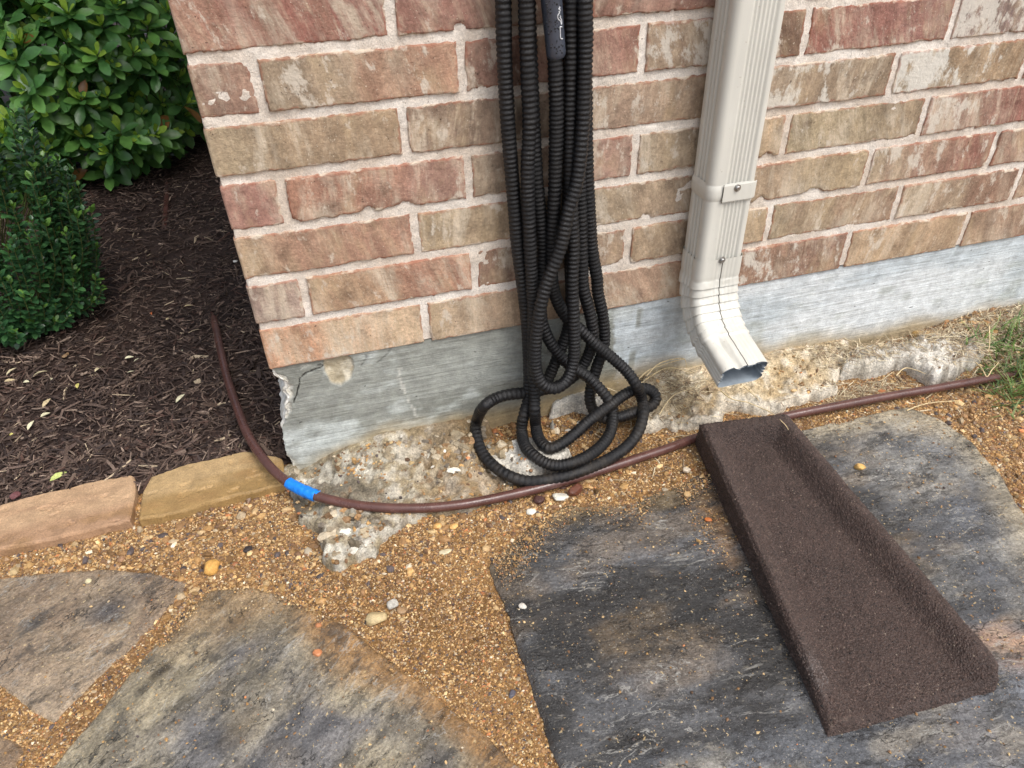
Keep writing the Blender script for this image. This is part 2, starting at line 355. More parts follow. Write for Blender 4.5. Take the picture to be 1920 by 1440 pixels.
brick_cols = {   # measured face colours, left part / right part
 0: [((186,132,98),(192,164,134)), ((172,148,122),(160,132,108)), ((162,128,108),(172,140,116)), ((140,104,84),(128,92,78)), ((168,140,110),(160,132,104)), ((150,122,100),(132,96,80)), ((160,130,104),(150,110,92))],
 1: [((180,150,114),(152,128,120)), ((168,136,106),(164,112,90)), ((120,88,74),(152,126,106)), ((162,138,112),(168,144,114)), ((150,132,106),(138,106,84)), ((168,148,124),(130,94,76)), ((156,128,106),(140,110,90))],
 2: [((166,138,110),(156,112,92)), ((162,140,110),(158,136,112)), ((160,140,116),(156,132,110)), ((152,128,104),(158,138,108)), ((166,146,122),(138,80,70)), ((150,116,100),(140,106,92)), ((156,130,106),(146,112,92))],
 3: [((162,118,106),(156,106,96)), ((158,106,84),(146,106,94)), ((140,122,104),(152,116,104)), ((162,144,122),(172,146,116)), ((156,140,112),(142,122,98)), ((146,110,96),(138,80,72)), ((150,124,104),(140,108,92))],
 4: [((152,134,108),(148,122,96)), ((132,108,92),(122,102,88)), ((150,124,106),(156,132,110)), ((146,124,104),(124,104,84)), ((162,146,124),(140,112,82)), ((140,106,92),(130,96,84)), ((150,124,104),(140,108,92))],
 5: [((142,108,92),(136,102,88)), ((150,130,108),(168,124,100)), ((136,96,84),(150,100,88)), ((160,136,114),(112,80,64)), ((136,76,66),(142,90,84)), ((122,98,98),(142,122,118)), ((140,110,96),(130,90,80))],
 6: [((152,110,92),(138,72,64)), ((142,92,82),(132,98,86)), ((136,90,78),(146,104,92)), ((150,112,98),(138,96,84)), ((162,138,110),(150,122,98)), ((140,100,86),(136,90,80))]}
eff_big = {(5, 3): .5, (4, 4): .9, (4, 3): .6, (5, 5): .6, (2, 4): .3, (0, 3): .5, (3, 5): .4, (6, 0): .2}
gen = [((156,130,106),(150,112,92)), ((146,116,98),(138,92,80)), ((162,138,112),(150,128,104)), ((140,98,84),(150,108,92))]
def brick(s0, s1, k, cols, eff, seed, fine=True):
    ds = .0042 if fine else .014
    z0, z1 = Z0+k*U+(J/2 if k else -.0015), Z0+(k+1)*U-J/2
    fe = np.array([0, .0010, .0020, .0030, .0042, .0056]) if fine else np.array([0, .002])
    def ax_(a, b): return np.r_[a+fe, np.linspace(a+fe[-1], b-fe[-1], max(3, int((b-a-2*fe[-1])/ds)))[1:-1], (b-fe)[::-1]]
    ss = ax_(s0, s1); zs = ax_(z0, z1)
    if s0 < 0 < s1: ss = np.unique(np.r_[ss[np.abs(ss) > .006], np.linspace(-.006, .006, 9)])
    A, Zz = np.meshgrid(ss, zs, indexing='ij'); o = seed*1.37
    lowk = k == 0 and s1 > 0
    ez = np.minimum(Zz-z0, z1-Zz); es = np.minimum(A-s0, s1-A); low = (Zz-z0) < (z1-Zz)
    jit = .0021*fbm(A*40+o, Zz*40, o, 4, 41)+.0022*fbm(A*190+o, Zz*190, o, 3, 45)
    chip = .0055*sst(.25, .6, fbm(A*28+o, Zz*9, o, 3, 44))*low
    if k == 0: chip = chip*0; ez = np.where(low, ez+.0025, ez)
    d = np.minimum(ez-chip, es+.0006)+jit-.0006
    tilt = .0012*((_h(np.array(seed), np.array(3), np.array(1), 5)-.5)*2)
    prou = .0012+tilt+.0011*fbm(A*18+o, Zz*18, o, 3, 42)
    rough = sst(.42, .7, fbm(A*16+o, Zz*22, o, 2, 46)); prou = prou-.0016*rough*np.abs(fbm(A*90+o, Zz*120, o, 3, 47))
    off = prou-.0009-.0085*(1-sst(-.0010, .0010, d))-.0003*(1-sst(.0008, .004, d))
    off = np.pad(off, 1, mode='edge'); off[[0, -1]] -= .016; off[:, [0, -1]] -= .016
    A = np.pad(A, 1, mode='edge'); Zp = np.pad(Zz, 1, mode='edge'); ed = np.pad(1-sst(0., .013, d), 1, mode='edge')
    if k == 0 and s0 <= 0:    # underside lip over the parge
        pass
    X, Y = plan(A, off)
    al = (A-s0)/(s1-s0)
    V = np.stack([X, Y, Zp], -1); F = grid_faces(*A.shape)[:, ::1]
    o_ = obj('brick', np_mesh('brick', V, F, attrs={'edge': ed, 'along': al}), MB, wall)
    o_['c1'] = [float(c) for c in srgb(*cols[0])]; o_['c2'] = [float(c) for c in srgb(*cols[1])]; o_['eff'] = float(eff)
bi = 0
for k in range(NC):
    js = [XE+PER*i for i in range(9)] if k % 2 == 0 else [XO+PER*i for i in range(9)]
    js = [q for q in js if q < X1+PER]
    side = -1.03*U if k % 2 == 0 else -3.35*U          # corner brick returns round the corner
    edges = [(side+J/2, js[0]-J/2)]+[(a+J/2, b-J/2) for a, b in zip(js[:-1], js[1:])]
    for i, (a, b) in enumerate(edges):
        bi += 1; lst = brick_cols.get(k, []); cc = lst[i] if i < len(lst) else gen[(i*7+k*3) % 4]
        brick(a, b, k, cc, eff_big.get((k, i), 0. if (i+k) % 3 else .15), bi, k < 8)
    s = side
    while s > -YS:
        bi += 1; brick(s-PER+J/2, s-J/2, k, gen[(bi*5) % 4], 0, bi, False); s -= PER
XEND = X1+.3
def mortar():
    ss = np.r_[np.arange(-YS-.1, -.02, .012), np.arange(-.02, -.006, .0035), np.linspace(-.006, .006, 9), np.arange(.0075, 1.45, .0046), np.arange(1.45, XEND+PER, .014)]
    zs = np.r_[np.arange(Z0+.002, Z0+8*U, .0042), np.arange(Z0+8*U, Z0+NC*U, .012)]; A, Zz = np.meshgrid(ss, zs, indexing='ij')
    off = -.0021+.0020*fbm(A*26, Zz*40, 0, 4, 51)+.0011*fbm(A*120, Zz*120, 0, 3, 52)+.0012*fbm(A*6, Zz*6, 0, 2, 53)
    off = np.minimum(off, -.0007+.0008*fbm(A*150, Zz*150, 0, 2, 54))
    X, Y = plan(A, off)
    obj('mortar', np_mesh('mortar', np.stack([X, Y, Zz], -1), grid_faces(*A.shape)), MM, wall)
mortar()
# wall above and beyond, plain brickwork body
ub = Z0+NC*U
def boxmesh(name, x0, x1, y0, y1, z0, z1):
    V = [(x, y, z) for x in (x0, x1) for y in (y0, y1) for z in (z0, z1)]
    return np_mesh(name, V, [(0, 1, 3, 2), (4, 6, 7, 5), (0, 4, 5, 1), (2, 3, 7, 6), (0, 2, 6, 4), (1, 5, 7, 3)], smooth=False)
def mat_upper():
    M = Mat('far_brickwork', .85, .25)
    t = M.n('ShaderNodeTexBrick', {'offset': .5}, Vector=M.n('ShaderNodeVectorRotate', {'rotation_type': 'AXIS_ANGLE'}, Vector=M.pos, Axis=(1, 0, 0), Angle=-math.pi/2).outputs[0],
            Scale=1., Brick_Width=PER, Row_Height=U, Mortar_Size=J/2)
    M.set(t.inputs['Color1'], srgb(152, 122, 100)); M.set(t.inputs['Color2'], srgb(140, 98, 82)); M.set(t.inputs['Mortar'], srgb(205, 190, 170))
    return M.done(t.outputs['Color'])
obj('upper_brickwork', boxmesh('upper_brickwork', .002, 5.5, .002, 3.2, ub, 2.5), mat_upper(), wall)
obj('side_brickwork', boxmesh('side_brickwork', XEND+.35, 5.5, .001, 3.2, -.05, ub-.002), MM, wall)
obj('rear_brickwork', boxmesh('rear_brickwork', .02, 1.0, YS-.02, 3.2, -.05, ub-.002), MM, wall)

# ------------------------------------------------------------------ concrete base of the wall
CR = [on_y(*q, 0)[[0, 2]] for q in [(606, 688), (598, 693), (573, 702), (558, 713), (556, 724), (553, 735), (549, 748), (546, 758)]]
CR2 = [on_y(*q, 0)[[0, 2]] for q in [(751, 693), (748, 708), (756, 726), (766, 752), (782, 783)]]
CR3 = [on_y(*q, 0)[[0, 2]] for q in [(690, 655), (688, 672), (676, 690)]]; CR4 = [on_y(*q, 0)[[0, 2]] for q in [(735, 650), (728, 664), (708, 682)]]
PATCHC = [on_y(*q, 0)[[0, 2]] for q in [(606, 672), (622, 664), (645, 663), (662, 672), (664, 690), (656, 712), (640, 728), (620, 720), (610, 700)]]
jz = np.array([-.03, .013, .052, .109, .149, .165, .191, .205, .224]); jx = np.array([-.012, -.008, -.013, -.006, .008, .010, .012, .004, -.003])
HWX = np.array([-.05, .018, .08, .155, .384, .5, .629, .739, .969, 1.192, 1.519, 2.2]); HWZ = np.array([-.01, -.008, .018, .034, .034, .048, .060, .055, .05, .04, .03, .03])
def foundation():
    zs = np.r_[np.arange(-.05, .0, .004), np.linspace(0, Z0+.0005, 110)]
    us = np.r_[np.arange(-YS-.6, -.5, .03), np.arange(-.5, -.02, .01), np.arange(-.02, .14, .0014), np.arange(.14, 1.5, .004), np.arange(1.63, XEND+PER, .012)]
    A, Zz = np.meshgrid(us, zs, indexing='ij')
    le = np.interp(Zz, jz, jx)+.0035*fbm(Zz*60, 2., 0, 4, 61)+.0015*fbm(Zz*220, 3., 0, 2, 62)
    s = A-np.where(A > -.02, le*np.exp(-np.clip(A, 0, None)/.05), le)*0
    off = -.0030+.0010*fbm(A*9, Zz*9, 0, 3, 63)+.0006*fbm(A*14, Zz*160, 0, 3, 64)
    dx = A-le                                            # distance from the broken end
    brk = 1-sst(.004, .010+.014*sst(.10, .0, Zz), dx+.006*fbm(A*110, Zz*80, 0, 4, 65))
    dp = sdpoly(A, Zz, PATCHC)+.004*fbm(A*60, Zz*60, 0, 3, 66); pt = sst(-.001, .003, dp)
    off = off-pt*(.005+.004*fbm(A*70, Zz*70, 0, 4, 67))
    cj = .0012*fbm(A*150, Zz*150, 0, 3, 68)
    c1 = sdline(A, Zz, CR)+cj; c3 = np.minimum(sdline(A, Zz, CR3), sdline(A, Zz, CR4))+cj; c2 = sdline(A, Zz, CR2)+2*cj
    ck = 1-sst(.0001, .0015, c1); ck3 = (1-sst(.0003, .0018, c3))*.6; off = off-.004*ck-.002*ck3
    rough = np.clip(brk+pt, 0, 1); off = off-brk*(.004+.004*fbm(A*90, Zz*90, 0, 4, 69))
    X, Y = plan(np.where(A > 0, np.maximum(A, 0), A), off)
    sh = le*np.exp(-np.clip(np.where(A > 0, A, 0), 0, None)/.03); X = X+sh*np.where(A < 0, 1, 1)
    # broken end: lumpy
    X = X-brk*np.clip(.006*fbm(A*50, Zz*70, 0, 4, 71)+.002, -.004, .01)*(A < .03)
    # colours
    n1 = fbm(A*6, Zz*14, 0, 4, 72); n2 = fbm(A*22, Zz*40, 0, 4, 73)
    wetc = mixc(srgb(140, 142, 134), srgb(162, 165, 158), sst(-.5, .5, n1)); wetc = mixc(wetc, srgb(200, 206, 202), sst(-.02, .5, n2+.9*sst(.17, .05, Zz)*sst(.34, .1, A)-.3)*.85)
    dry = mixc(srgb(194, 203, 207), srgb(218, 223, 224), sst(-.4, .5, n1)); dry = mixc(dry, srgb(172, 178, 170), sst(.1, .6, n2)*.5)
    wb = .570+.012*sst(.2, .08, Zz)+.006*fbm(Zz*60, 0., 0, 4, 74)
    w = sst(-.002, .003, A-wb)
    dk = np.maximum((1-sst(.003, .006, np.abs(A-.6195+.002*fbm(Zz*50, 1., 0, 2, 75))))*sst(.165, .175, Zz)*sst(.215, .205, Zz),
                    (1-sst(.004, .008, np.abs(A-.612+.002*fbm(Zz*50, 5., 0, 2, 76))))*sst(.075, .085, Zz)*sst(.125, .115, Zz))
    c = mixc(wetc, dry, w*(1-dk*.85))
    hw = np.interp(A, HWX, HWZ); tan = sst(.05, .0, Zz-hw+.018*fbm(A*12, Zz*12, 0, 4, 77)+.002)
    c = mixc(c, srgb(176, 156, 118), tan*.9)
    c = mixc(c, mixc(srgb(216, 212, 200), srgb(238, 236, 228), sst(-.3, .3, fbm(A*120, Zz*120, 0, 3, 170))), brk); c = mixc(c, mixc(srgb(186, 174, 148), srgb(212, 204, 184), sst(-.3, .3, fbm(A*70, Zz*70, 0, 3, 78))), pt)
    c = mixc(c, srgb(48, 46, 42), np.clip(ck+ck3, 0, 1)); c = mixc(c, srgb(214, 213, 204), (1-sst(.0008, .003, c2))*.7)
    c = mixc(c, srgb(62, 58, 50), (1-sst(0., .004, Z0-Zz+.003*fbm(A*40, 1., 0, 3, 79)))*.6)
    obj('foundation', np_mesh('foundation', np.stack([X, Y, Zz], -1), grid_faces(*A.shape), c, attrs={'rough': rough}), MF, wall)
foundation()
def px_poly(L, z): return np.array([on_z(a, b, z)[:2] for a, b in L])
FOOT = {
 'left': [(524, 884), (548, 930), (556, 960), (580, 980), (604, 1004), (612, 1046), (632, 1060), (668, 1052), (700, 1040), (716, 1010), (745, 985), (800, 962), (880, 950), (950, 925), (1000, 905), (985, 865), (925, 812), (900, 800), (880, 760), (760, 700), (560, 760)],
 'mid': [(905, 880), (960, 905), (1040, 885), (1075, 866), (1050, 838), (1000, 830), (930, 828), (905, 845)],
 'mid2': [(1040, 800), (1085, 806), (1140, 775), (1125, 740), (1040, 775)],
 'right': [(1195, 812), (1250, 799), (1293, 803), (1353, 788), (1358, 770), (1407, 766), (1467, 771), (1493, 754), (1513, 748), (1567, 733), (1571, 717), (1575, 690), (1600, 640), (1200, 660), (1205, 760)],
 'end': [(1575, 708), (1630, 701), (1697, 692), (1740, 714), (1787, 708), (1837, 682), (1840, 657), (1800, 643), (1753, 645), (1690, 660), (1590, 678)]}
POCK = [[(902, 800), (935, 786), (970, 790), (968, 812), (925, 822), (900, 828)], [(1030, 768), (1075, 752), (1115, 760), (1100, 785), (1045, 786)]]
POCKW = [px_poly(q, .04) for q in POCK]
FOOTW = {k: px_poly(q, .016) for k, q in FOOT.items()}
FTOP = {'left': .022, 'mid': .034, 'mid2': .05, 'right': .036, 'end': .05}
def foot_h(k, X, Y):
    P = FOOTW[k]; d = sdpoly(X, Y, P)+.011*fbm(X*22, Y*22, 0, 3, 81)+.007*fbm(X*75, Y*75, 0, 4, 82)
    hw = np.interp(X, HWX, HWZ)
    if k == 'left': base = np.where(X > .0, hw*sst(-.22, .0, Y)**1.5, 0)+.016+.010*sst(.25, .05, X)*sst(-.02, -.2, Y)
    elif k == 'right': base = .030+(hw-.026)*sst(-.09, .0, Y)
    elif k == 'end': base = .046+.0*X
    else: base = FTOP[k]+(hw-FTOP[k])*sst(-.09, -.01, Y)
    wx, wy = .35*fbm(X*45, Y*45, 0, 3, 183), .35*fbm(X*45, Y*45, 9., 3, 184)
    w1, w2, wi = worley(X*34+wx, Y*34+wy, 83); w3, w4, wj = worley(X*120+2*wx, Y*120+2*wy, 84)
    lump = .014*fbm(X*15, Y*15, 0, 4, 85)-.010*sst(.15, .5, fbm(X*42, Y*42, 0, 3, 189))+.009*(wi-.4)*sst(.02, .22, w2-w1)+.003*(wj-.3)*sst(0., .2, w4-w3)+.002*fbm(X*170, Y*170, 0, 3, 86)
    wallfade = sst(0., -.03, Y)
    return d, base+lump*(.35+.65*wallfade), wi, wj
def footing(k):
    P = FOOTW[k]; d_ = .003
    xs = np.arange(P[:, 0].min()-.03, P[:, 0].max()+.03, d_); ys = np.arange(P[:, 1].min()-.03, min(.012, P[:, 1].max()+.03), d_)
    X, Y = np.meshgrid(xs, ys, indexing='ij'); d, h, wi, wj = foot_h(k, X, Y)
    for q in POCKW:
        dq = sdpoly(X, Y, q)+.006*fbm(X*40, Y*40, 0, 3, 87); h = h-.05*sst(-.004, .004, dq)
    fl = np.clip((d+.009)/.013, 0, 1)**.6; Z = -.02+(h+.02)*fl+.003*fbm(X*130, Y*130, fl*3, 3, 185)*(fl < .97)-.02*(d < -.0085)
    gx, gy = np.gradient(sdpoly(X, Y, P), d_, d_); uc = {'right': .016, 'end': .014, 'left': .007}.get(k, .006)*(1-np.clip(fl*1.25, 0, 1))**1.5*(Y < -.015)
    XD, YD = X+gx*uc, Y+gy*uc
    n = fbm(X*16, Y*16, 0, 4, 88); fine = fbm(X*60, Y*60, 0, 3, 89)
    if k in ('left',):
        c = mixc(srgb(134, 120, 96), srgb(162, 148, 120), sst(-.4, .4, n)); c = mixc(c, srgb(202, 196, 178), sst(.12, .5, fine+n*.6)*.7)
        c = mixc(c, srgb(128, 122, 108), sst(.1, .5, fbm(X*12, Y*12, 0, 4, 90))*.8)
        c = mixc(c, srgb(206, 201, 188), sst(-.11, -.17, Y+.04*n)*sst(-.3, .3, fine+.3*n)*.55); c = mixc(c, srgb(210, 204, 188), sst(.05, .015, np.abs(Y+.045+.03*n))*sst(.25, .1, X)*sst(-.3, .2, fine)*.7)
        c = mixc(c, srgb(150, 110, 70), sst(.72, .92, wj)*sst(.1, .4, fbm(X*25, Y*25, 0, 3, 186))*.6)
        c = mixc(c, srgb(112, 100, 84), sst(.1, .45, fbm(X*70, Y*70, 0, 4, 187))*.75); c = mixc(c, srgb(206, 200, 186), sst(.24, .5, fbm(X*34, Y*34, 0, 5, 188))*.65)
        c = mixc(c, srgb(150, 122, 84), sst(.14, .3, X+.06*n)*.55); c = mixc(c, srgb(98, 92, 82), sst(.04, .0, X+.03*n)*sst(-.02, -.09, Y)*.6)
    elif k in ('mid', 'mid2'):
        c = mixc(srgb(196, 190, 176), srgb(224, 220, 210), sst(-.4, .4, n)); c = mixc(c, srgb(150, 148, 142), sst(.2, .6, fine)*.7)
    elif k == 'right':
        c = mixc(srgb(186, 164, 128), srgb(204, 186, 154), sst(-.4, .4, n)); c = mixc(c, srgb(222, 212, 192), sst(.0, .5, fine)*.7)
        c = mixc(c, srgb(150, 124, 92), sst(.15, .6, fbm(X*20, Y*20, 0, 4, 91))*.6)
        c = mixc(c, srgb(228, 222, 208), sst(.024, .004, d)*.6)
    else:
        c = mixc(srgb(184, 176, 160), srgb(222, 217, 206), sst(-.4, .4, n)); c = mixc(c, srgb(136, 128, 114), sst(.15, .5, fine)*.8)
    Fq = grid_faces(*X.shape); keep = (d.ravel()[Fq] > -.012).any(1); Fq = Fq[keep]
    used = np.unique(Fq); mp = np.zeros(X.size, int); mp[used] = np.arange(len(used))
    lab = {'left': 'crumbling grey concrete lump at the corner', 'right': 'tan crumbling concrete ledge under the downspout', 'mid': 'white concrete chunk inside the hose loops', 'mid2': 'white concrete strip behind the hose loops', 'end': 'pale rough concrete chunk at the right end'}[k]
    obj('footing', np_mesh('footing', np.stack([XD, YD, Z], -1).reshape(-1, 3)[used], mp[Fq], c.reshape(-1, 3)[used]), M_FOOT, wall, label=lab)
for k in FOOT: footing(k)
def top_z(x, y):     # height of whatever lies there (footing or gravel)
    x = np.atleast_1d(np.asarray(x, float)); y = np.atleast_1d(np.asarray(y, float)); z = gz(x, y)
    for k in FOOT:
        d, h, _, _ = foot_h(k, x, y)
        for q in POCKW: h = np.where(sdpoly(x, y, q) > 0, -1, h)
        z = np.where(d > 0, np.maximum(z, h), z)
    return z

# ------------------------------------------------------------------ flagstones and edging
def flag(name, poly, ztop, colf, mat, ang, relief, label, group, thick=.035, jag=.004, round_=.006, rings=95, nb=420, seed=0):
    P = np.asarray(poly); Q = np.vstack([P, P[:1]]); L = np.r_[0, np.cumsum(np.hypot(*np.diff(Q, axis=0).T))]
    s = np.linspace(0, L[-1], nb, endpoint=False); bx = np.interp(s, L, Q[:, 0]); by = np.interp(s, L, Q[:, 1])
    for _ in range(1): bx = .25*np.roll(bx, 1)+.5*bx+.25*np.roll(bx, -1); by = .25*np.roll(by, 1)+.5*by+.25*np.roll(by, -1)
    tx = np.roll(bx, -1)-np.roll(bx, 1); ty = np.roll(by, -1)-np.roll(by, 1); l = np.hypot(tx, ty); nx, ny = ty/l, -tx/l
    if np.sum(bx*np.roll(by, -1)-np.roll(bx, -1)*by) < 0: nx, ny = -nx, -ny
    jj = jag*fbm(bx*22, by*22, 0, 4, 101+seed)+jag*.4*fbm(bx*90, by*90, 0, 3, 102+seed); bx = bx+nx*jj; by = by+ny*jj
    c = P.mean(0); t = np.linspace(0, 1, rings)**.9
    X = bx[:, None]*(1-t)+c[0]*t; Y = by[:, None]*(1-t)+c[1]*t
    D = t*np.hypot(bx-c[0], by-c[1])[:, None]
    Z = ztop+relief(X, Y)*sst(0, .012, D)-.0035*(1-sst(0, round_, D+.0015*fbm(X*70, Y*70, 0, 3, 103)))-.0015*(1-sst(0, .002, D))
    col = colf(X, Y, D)
    # skirt: a separate rough-hewn side face so the arris stays crisp
    nl = 6; lv = np.linspace(0, 1, nl); SX, SY, SZ = [np.zeros((nb, nl)) for _ in range(3)]
    for q, l in enumerate(lv):
        w = (.0016*fbm(bx*60, by*60, l*3, 4, 104+seed)+.0009*fbm(bx*220, by*220, l*6, 2, 105))*(l > 0)+.0015*l
        SX[:, q] = bx+nx*w; SY[:, q] = by+ny*w; SZ[:, q] = Z[:, 0]*(1-l)+(ztop-thick)*l
    V = np.vstack([np.stack([X, Y, Z], -1).reshape(-1, 3), np.stack([SX, SY, SZ], -1).reshape(-1, 3)])
    F = np.vstack([grid_faces(nb, rings, True)[:, ::-1], grid_faces(nb, nl, True)+nb*rings])
    col = np.vstack([col.reshape(-1, 3), np.repeat(col[:, :1], nl, 1).reshape(-1, 3)])
    o = obj(name, np_mesh(name, V, F, col), mat, label=label, cat='edging stone' if 'edging' in name else 'flagstone', group=group)
    o['ang'] = float(ang); return P
ZS = .013
def cleft(ang, amp, sc=9., seed=0):
    ca, sa = math.cos(ang), math.sin(ang)
    def f(X, Y):
        u = X*ca+Y*sa; w = -X*sa+Y*ca
        n = fbm(u*sc*.6, w*sc*1.8, 0, 5, 111+seed)*2.6
        st = np.floor(n)+sst(.42, .58, n-np.floor(n))
        return amp*(.5*st+.35*ridge(u*sc, w*sc*3.2, 0, 4, 113+seed)-.2)+.0012*fbm(X*90, Y*90, 0, 3, 114+seed)
    return f
PR_ = px_poly([(918, 1052), (925, 1040), (975, 1005), (1008, 972), (1060, 950), (1180, 940), (1300, 895), (1500, 803), (1590, 785), (1700, 757), (1765, 780), (1830, 832), (1890, 905), (1925, 960), (1990, 1130)], ZS)
PR_ = np.vstack([PR_, [[1.02, -.98], [.62, -1.05], [.30, -.95]], px_poly([(1050, 1440), (1000, 1300), (955, 1160)], ZS)])
def colR(X, Y, D):
    u = fbm(X*5, Y*9, 0, 5, 121); w = fbm(X*14, Y*26, 0, 5, 122); q = fbm(X*3.2, Y*3.2, 0, 3, 123)
    c = mixc(srgb(50, 49, 48), srgb(100, 101, 103), sst(-.25, .5, u+.6*w))
    rt = sst(.74, .98, X-.25*(Y+.5)); c = mixc(c, mixc(srgb(92, 95, 100), srgb(140, 139, 134), sst(-.3, .5, w+u)), rt*.85)
    c = mixc(c, srgb(122, 102, 74), sst(-.05, .5, fbm(X*7, Y*13, 0, 5, 124)+.8*w)*.42)
    far = sst(.075, .0, D+.05*q)*sst(.8, .95, X); c = mixc(c, srgb(176, 164, 138), far*.8)
    far2 = sst(-.26, -.18, Y+.05*w)*sst(.82, .98, X); c = mixc(c, srgb(170, 158, 134), far2*.75)
    bl = sst(.06, .0, np.abs(X-(.655+(Y+.18)*.19)+.012)+.05*w+.02)*sst(-.52, -.36, Y)*(X < .7); c = mixc(c, srgb(142, 108, 68), np.clip(bl*sst(-.3, .2, w+u), 0, .75))
    tp = sst(.05, .0, D+.05*w)*sst(.75, .5, X)*sst(-.34, -.24, Y); c = mixc(c, srgb(140, 120, 86), tp*.7)
    oc = sst(.05, .0, np.abs((X-.86)*.55+(Y+.62)*.9-.04*w)+.0)*sst(.8, .86, X); c = mixc(c, srgb(182, 134, 92), oc*.7)
    bot = sst(-.60, -.75, Y+.16*u); c = mixc(c, mixc(srgb(120, 124, 130), srgb(168, 164, 154), sst(0, .4, w)), bot*.6)
    return c
flag('flagstone', PR_, ZS, colR, M_SLATE_D, .12, cleft(.15, .0030, 8., 1), 'large dark blue-grey wet flagstone under the brown splash block', 'flagstones', jag=.007, seed=1, rings=110, nb=520)
PM_ = px_poly([(55, 1480), (100, 1432), (133, 1390), (213, 1297), (283, 1213), (320, 1160), (352, 1112), (367, 1106), (467, 1098), (520, 1107), (587, 1140), (640, 1170), (683, 1200), (723, 1228), (787, 1278), (847, 1324), (887, 1358), (930, 1394), (985, 1443)], ZS-.001)
PM_ = np.vstack([PM_, [[.20, -.86], [-.05, -.98], [-.30, -.80]]])
def colM(X, Y, D):
    ca, sa = math.cos(.75), math.sin(.75); p_, q_ = X*ca+Y*sa, -X*sa+Y*ca
    u = fbm(p_*6, q_*14, 0, 5, 131); w = fbm(p_*16, q_*34, 0, 5, 132)
    c = mixc(srgb(148, 136, 112), srgb(172, 160, 132), sst(-.4, .4, w))
    c = mixc(c, mixc(srgb(84, 85, 90), srgb(122, 120, 120), sst(-.3, .4, w)), sst(.03, .14, D+.10*u)*sst(.45, -.2, u*.8-.1)*.9)
    c = mixc(c, srgb(92, 84, 66), sst(.1, .42, w+.3*u)*sst(-.5, -.33, Y)*.8)
    rb = sst(.085, .02, D+.03*u)*sst(-.06, .02, X); c = mixc(c, srgb(150, 112, 66), rb*.9)
    top = sst(-.36, -.25, Y+.05*w); c = mixc(c, srgb(150, 122, 86), top*.8); c = mixc(c, srgb(60, 54, 44), np.exp(-(((p_+.36)/.09)**2+((q_+.12)/.055)**2))*sst(-.25, .3, w+u)*.85)
    return mixc(c, srgb(86, 72, 50), sst(.3, .6, fbm(X*24, Y*24, 0, 4, 133))*.35)
flag('flagstone', PM_, ZS-.001, colM, M_SLATE_T, -.75, cleft(.75, .0036, 9., 2), 'grey rippled flagstone with a tan rim at the bottom, left of the sandy gap', 'flagstones', seed=2, rings=90, nb=420)
PL_ = px_poly([(-60, 1086), (0, 1082), (110, 1068), (200, 1065), (300, 1074), (356, 1090), (335, 1120), (250, 1205), (170, 1282), (97, 1352), (50, 1325), (0, 1290), (-60, 1255)], ZS-.003)
def colL(X, Y, D):
    u = fbm(X*9, Y*9, 0, 5, 141); w = fbm(X*24, Y*24, 0, 5, 142)
    c = mixc(srgb(140, 120, 98), srgb(164, 144, 118), sst(-.4, .4, w)); c = mixc(c, srgb(70, 68, 70), np.clip(np.exp(-(((X+.36)/.05)**2+((Y+.20)/.025)**2))+np.exp(-(((X+.27)/.035)**2+((Y+.215)/.028)**2))+np.exp(-(((X+.21)/.05)**2+((Y+.16)/.014)**2)), 0, 1)*sst(-.35, .25, w+u*.6)*.9)
    return mixc(c, srgb(180, 160, 134), sst(-.25, -.34, Y+.02*w)*.6)
flag('flagstone', PL_, ZS-.003, colL, M_SLATE_T, -.6, cleft(.6, .0016, 8., 3), 'smooth brownish-grey flagstone at the left edge below the edging stones', 'flagstones', seed=3, rings=80, nb=360)
PC_ = px_poly([(-70, 1300), (0, 1372), (42, 1400), (20, 1450), (-20, 1520), (-90, 1520)], ZS-.004)
flag('flagstone', PC_, ZS-.004, lambda X, Y, D: mixc(srgb(146, 120, 92), srgb(168, 142, 112), sst(-.3, .3, fbm(X*20, Y*20, 0, 4, 151))), M_SLATE_T, -.6, cleft(.6, .001, 8., 4), 'small tan flagstone corner in the bottom left of the path', 'flagstones', seed=4, rings=50, nb=220)
SLABS = [PR_, PM_, PL_, PC_]
ZE = .024
PE1 = np.vstack([px_poly([(-60, 968), (8, 942), (60, 928), (160, 905), (250, 889), (254, 905), (243, 975), (200, 985), (100, 1008), (0, 1030), (-60, 1042)], ZE)])
PE2 = np.vstack([px_poly([(280, 893), (330, 876), (400, 858), (462, 846), (500, 852), (530, 858), (534, 880), (528, 906), (470, 922), (380, 946), (300, 966), (258, 972), (264, 925)], ZE)])
def colE(a, b):
    return lambda X, Y, D: mixc(mixc(srgb(*a), srgb(*b), sst(-.4, .4, fbm(X*5, Y*24, 0, 4, 161))), srgb(150, 116, 74), sst(.25, .6, fbm(X*14, Y*30, 0, 4, 162))*.5)
rel = lambda X, Y: .0010*fbm(X*18, Y*18, 0, 4, 163)+.0009*fbm(X*90, Y*90, 0, 4, 164)-.0025*sst(.25, .5, fbm(X*40, Y*60, 0, 3, 165))
flag('edging_stone', PE1, ZE, colE((168, 134, 104), (188, 156, 122)), M_EDGE, 0, rel, 'pinkish tan sandstone edging block at the left edge of the mulch bed', 'sandstone edging blocks', thick=.06, jag=.0035, round_=.0025, rings=60, nb=320, seed=5)
flag('edging_stone', PE2, ZE, colE((158, 128, 82), (178, 150, 108)), M_EDGE, 0, rel, 'yellowish tan wet sandstone edging block beside the wall corner, crossed by the brown pipe', 'sandstone edging blocks', thick=.06, jag=.0035, round_=.0025, rings=60, nb=320, seed=6)
EDG = [PE1, PE2]

